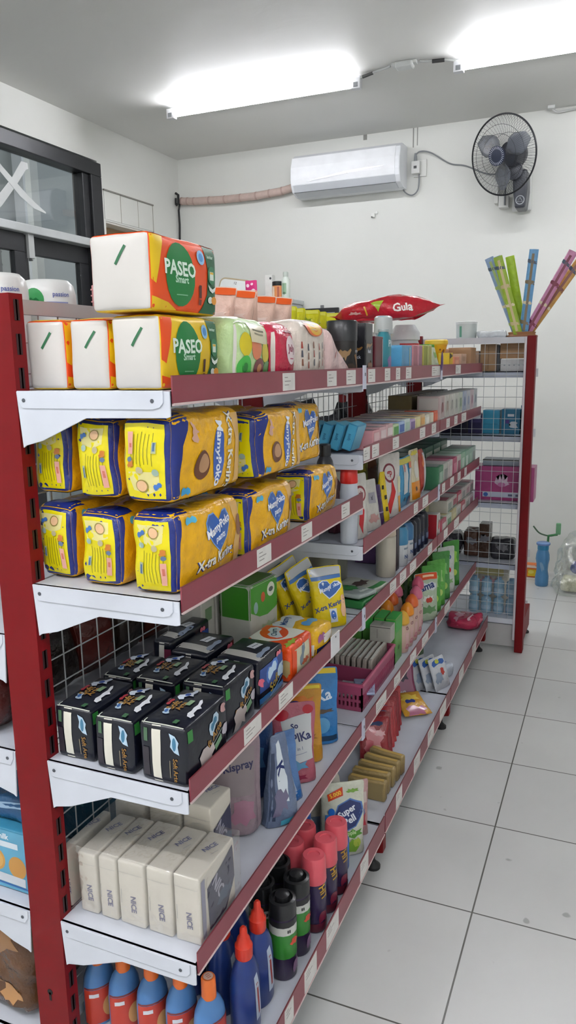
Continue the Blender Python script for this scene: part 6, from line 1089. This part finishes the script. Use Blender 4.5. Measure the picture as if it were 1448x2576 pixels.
for (bx, by), top, c1, c2, lb in rolls:
    a = Vector((bx, by, RZ+.010)); b = Vector(top); L_ = (b-a).length; t_ = PI
    prof = [(.0125, 0), (.0135, .001), (.0135, L_)]; mb = MB(); mb.lathe(prof, mat(c1, .3, 0, 'foil'), 16, 1.5, .58)
    T = Turn(prof, 1.5, .58); decals(mb, T, [('P', 'F', -.002, L_*f, (.009, .030), [FIG, SPLASH, BLOB, FIG][i], [c2, '#d9cfae', c2, '#4c5a6c'][i], 80) for i, f in enumerate((.15, .38, .62, .86))]+[('R', 'F', 0, L_*.5, .007, L_*.9, c2)] if 'plain' not in lb else [])
    mb.lathe([(.006, L_+.0002), (.009, L_+.0004)], mat('#6a6a60', .5), 12, 1.5, .58)
    o = mb.build('gift_wrap_roll', None, smooth=True); o.location = a; zz = (b-a).normalized(); xx = Vector((0, 1, 0)).cross(zz).normalized(); yy = zz.cross(xx); o.matrix_world = Matrix(((xx.x, yy.x, zz.x, a.x), (xx.y, yy.y, zz.y, a.y), (xx.z, yy.z, zz.z, a.z), (0, 0, 0, 1))); tag(o, lb+' out of the woven basket', 'gift wrap', 'gift wrap rolls')

# ================================================================ GOODS ON THE HIDDEN LEFT SIDE, SEEN THROUGH AND ABOVE THE MESH
LX = -1.06
for k, (x_, y_) in enumerate(((-1.045, 1.110), (-1.045, 1.245))):
    turn('tissue_roll', ['large white wrapped roll with a green logo, nearer one behind the top mesh', 'large white wrapped roll with a green logo, farther one behind the top mesh'][k], 'tissue roll', (x_, y_, Z1), [(.050, 0), (.054, .006), (.055, .09), (.053, .175), (.049, .192), (.040, .201), (.012, .204)], '#d9dbd9',
         [('E', 'F', -.030, .162, .022, .022, '#3f9a58'), ('P', 'F', -.030, .158, (.012, .013), BLOB, '#1f7a40'), ('T', 'F', .026, .172, .012, 'passion', '#5a68a8'), ('R', 'F', .018, .157, .044, .0025, '#8a94c0'), ('R', 'F', .014, .149, .036, .0025, '#8a94c0'), ('R', 'F', .018, .105, .05, .035, '#c6c9dc'), ('P', 'F', -.04, .105, (.016, .014), BLOB, '#86b496')], 40)
turn('jar', 'jar with a white lid and brown label beyond the white jugs', 'jar', (-1.135, 1.16, Z1), [(.03, 0), (.032, .004), (.032, .20)], '#9a7458', [('R', 'F', 0, .17, .06, .03, '#c9a284')], 20, caps=[('lid', [(.032, .20), (.034, .203), (.034, .235)], '#dfe2e2')], body='jar_body')
dec = [('R', 'L', -.012+.008*i, 0, .003, .19, '#d9b0ae') for i in range(4)]+[('R', 'F', -.02+.01*i, 0, .003, .19, '#c8888c') for i in range(5)]+[('R', 'L', 0, -.09+.012*i, .034, .003, '#cf9494') for i in range(16)]
pack('biscuit_box', 'slim red and white checked box between the white jug and the tissue packs', 'box', (-.985, 1.350, Z1), (.045, .036, .198), '#cf8f90', dec, 90, mk='card', r=.002)
pack('carton', 'long low carton carrying the yellow chip bags on the far side of the top shelf', 'box', (-1.00, 2.44, Z1), (.98, .10, .054), '#b9b27c', [], 90, mk='card', r=.002)
yb = pack('chip_bag', 'x', 'snack bag', (-1.02, 2.0, Z1), (.11, .045, .155), '#d2d01c', [('E', 'F', 0, .0, .03, .03, '#c9b41c'), ('P', 'F', 0, .04, (.03, .016), SPLASH, '#8aa01c'), ('R', 'F', 0, .07, .10, .01, '#e0de5a')], 0, 'yellow chip bags', kind='bagz', mk='foil', cr=.007, rough=.2, seed=180)
for k in range(9):
    lb = f'{ORD[k]} yellow chip bag from the near end, on the far side of the top shelf'; loc = (-.985-.012*(k % 2), 2.05+.10*k, Z1+.055)
    if k == 0: yb.location = loc; yb.rotation_euler = (0, 0, R(20)); yb['label'] = lb
    else: dup(yb, loc, 20+8*((k*7) % 3-1), lb)
for k in range(6):
    pack('snack_bag', f'{ORD[k]} dark bag behind the mesh on the far side, second level', 'snack bag', (LX, 2.12+.24*k, .9552), (.20, .10, [.30, .26, .31, .24, .28, .25][k]), ['#1f2024', '#3a4028', '#191a1e', '#2b2c30', '#22242a', '#303028'][k], [('P', 'F', 0, .0, (.06, .06), SPLASH, '#45483c'), ('P', 'B', 0, .0, (.06, .06), SPLASH, '#5a5d4c')], 90, 'dark bags behind the mesh', kind='bagz', mk='foil', cr=.012, rough=.2, seed=190+k)
for k in range(7):
    pack('snack_bag', f'{ORD[k]} dark red and brown snack bag seen through the mesh above the pad packs', 'snack bag', (-1.03, 1.02+.125*k, .7402), (.115, .09, .15), ['#4a1a18', '#241a18', '#5f211c', '#2f2420', '#6a2a20', '#1f1a1a', '#54201c'][k], [('P', 'B', 0, .01, (.04, .04), SPLASH, ['#8a3a2a', '#5a4a3c'][k % 2]), ('P', 'B', 0, -.04, (.03, .02), BLOB, '#9a8a7a')], 90, 'dark red snack bags behind the mesh', kind='bagz', mk='foil', cr=.008, rough=.2, seed=200+k)
for k in range(5):
    pack('biscuit_box', f'{ORD[k]} teal pack seen through the mesh behind the tissue packs', 'snack bag', (-1.0, 1.055+.15*k+.0, .4222), (.13, .11, .15), ['#1f5f6c', '#235a72', '#1c4f5c', '#2a6470', '#22566a'][k], [('R', 'B', 0, .03, .1, .02, '#4a8a94'), ('R', 'L', 0, .02, .08, .02, '#4a8a94')], 90, 'teal packs behind the mesh', mk='foil', cr=.004, r=.01, seed=210+k) if k > 0 else None
bb = pack('biscuit_box', 'light blue biscuit pack with a round golden biscuit picture left of the red post', 'box', (-1.005, 1.005, .4222), (.07, .125, .128), '#3f8fb0', [('R', 'L', 0, .0, .12, .122, '#5aa0c0'), ('E', 'L', -.030, -.004, .021, .023, '#c9964a'), ('E', 'L', -.030, -.004, .016, .018, '#d6a85c'), ('E', 'L', .02, -.012, .021, .023, '#c08c44'), ('R', 'L', -.005, .032, .06, .012, '#d0dce4'), ('T', 'L', -.01, .048, .016, 'milk', '#e4ecf2'), ('R', 'L', 0, -.04, .075, .018, '#c9cfd6', -2), ('R', 'L', 0, -.052, .11, .003, '#2c5fa8', -2)], 90, mk='card', r=.004)
pack('biscuit_box', 'glossy blue wrapper pack lying on top of the biscuit pack at the left edge', 'snack bag', (-1.045, 1.035, .5545), (.10, .20, .05), '#1c4f7c', [('R', 'L', 0, .008, .15, .012, '#8fb0cc', 6), ('P', 'L', -.02, -.01, (.03, .01), SPLASH, '#b9ccdc')], 90, mk='foil', cr=.006, r=.015, rough=.12, seed=220)
pack('biscuit_box', 'dark blue pack behind the biscuit pack at the left edge', 'snack bag', (-1.14, 1.01, .4222), (.1, .11, .13), '#1d3450', [('P', 'L', 0, .01, (.03, .04), SPLASH, '#3f6484')], 90, mk='foil', cr=.004, r=.01)
for k, (z_, c, h_, lb) in enumerate(((.7402, '#7a5a50', .14, 'brown and flesh-toned snack bag at the left edge on the third level'), (.9552, '#5f2c20', .12, 'rust brown snack bag at the left edge on the second level'))):
    pack('snack_bag', lb, 'snack bag', (-1.135, 1.0, z_), (.09, .11, h_), c, [('P', 'L', .01, 0, (.03, .04), SPLASH, ['#b09488', '#8a4a30'][k]), ('P', 'L', -.02, .03, (.02, .02), BLOB, '#3a2420')], 90, mk='foil', cr=.007, r=.02, seed=230+k)
pack('bread_bag', 'brown crackling bag of bread in clear film on the bottom level left of the post', 'bag', (-1.045, 1.05, .1455), (.19, .19, .235), '#5a3c26', [('P', 'L', 0, .05, (.05, .04), SPLASH, '#8a6440'), ('P', 'L', -.03, -.03, (.04, .03), SPLASH, '#7a5434'), ('P', 'L', .03, -.06, (.03, .03), SPLASH, '#a87c50'), ('P', 'T', 0, 0, (.05, .05), SPLASH, '#80603c')], 90, mk='foil', cr=.016, r=.05, rough=.14, seed=240, n=18)

# ================================================================ set every product down on its shelf, clear of rails and mesh
bpy.context.view_layer.update()
def bounds(o):
    lo = [1e9]*3; hi = [-1e9]*3
    for q in [o]+list(o.children_recursive):
        if q.type == 'MESH':
            mw = q.matrix_world
            for v in q.data.vertices:
                c = mw @ v.co
                for i in range(3): lo[i] = min(lo[i], c[i]); hi[i] = max(hi[i], c[i])
    return lo, hi
LEVELS_R = sorted(set([Z1, Z2-.0003, Z3, Z4, ZB, S2, S3, S4, S5]))
for o in [q for q in COL.objects if q.parent is None and q.get('label') and q.type in ('MESH', 'EMPTY')]:
    x, y, z = o.location
    if o.get('category') in ('shelving', 'lamp') or not (-1.25 < x < -.5 and .9 < y < 4.05 and z < 1.52): continue
    lo, hi = bounds(o)
    if lo[0] > 1e8: continue
    dz = 0
    if y < 3.64:
        if x > CX: lv = [.1455]+[zz+.0185 for zz in (LEV[0] if y < 1.836 else LEV[1])]
        else: lv = [.1455]+[zz+.0185 for zz in (1.346, .937, .722, .404)]
    else: lv = [zz+.0285 for zz in RLEV]+[1.4965]
    for l in lv:
        if l-.03 < lo[2] < l+.0006 and z < l+.02: dz = l+.0006-lo[2]
    dx = 0
    if y < 3.64 and x > CX:
        xmax = -.5255 if z < .3 else -.5862
        if hi[0] > xmax and 'strip' not in o.name: dx = xmax-hi[0]
        if lo[0]+dx < -.892: dx = max(dx, -.892-lo[0]) if hi[0]-.892-lo[0] < xmax else dx
    elif y < 3.64 and hi[0] > -.901: dx = -.901-hi[0]
    o.location = (x+dx, y, z+dz)
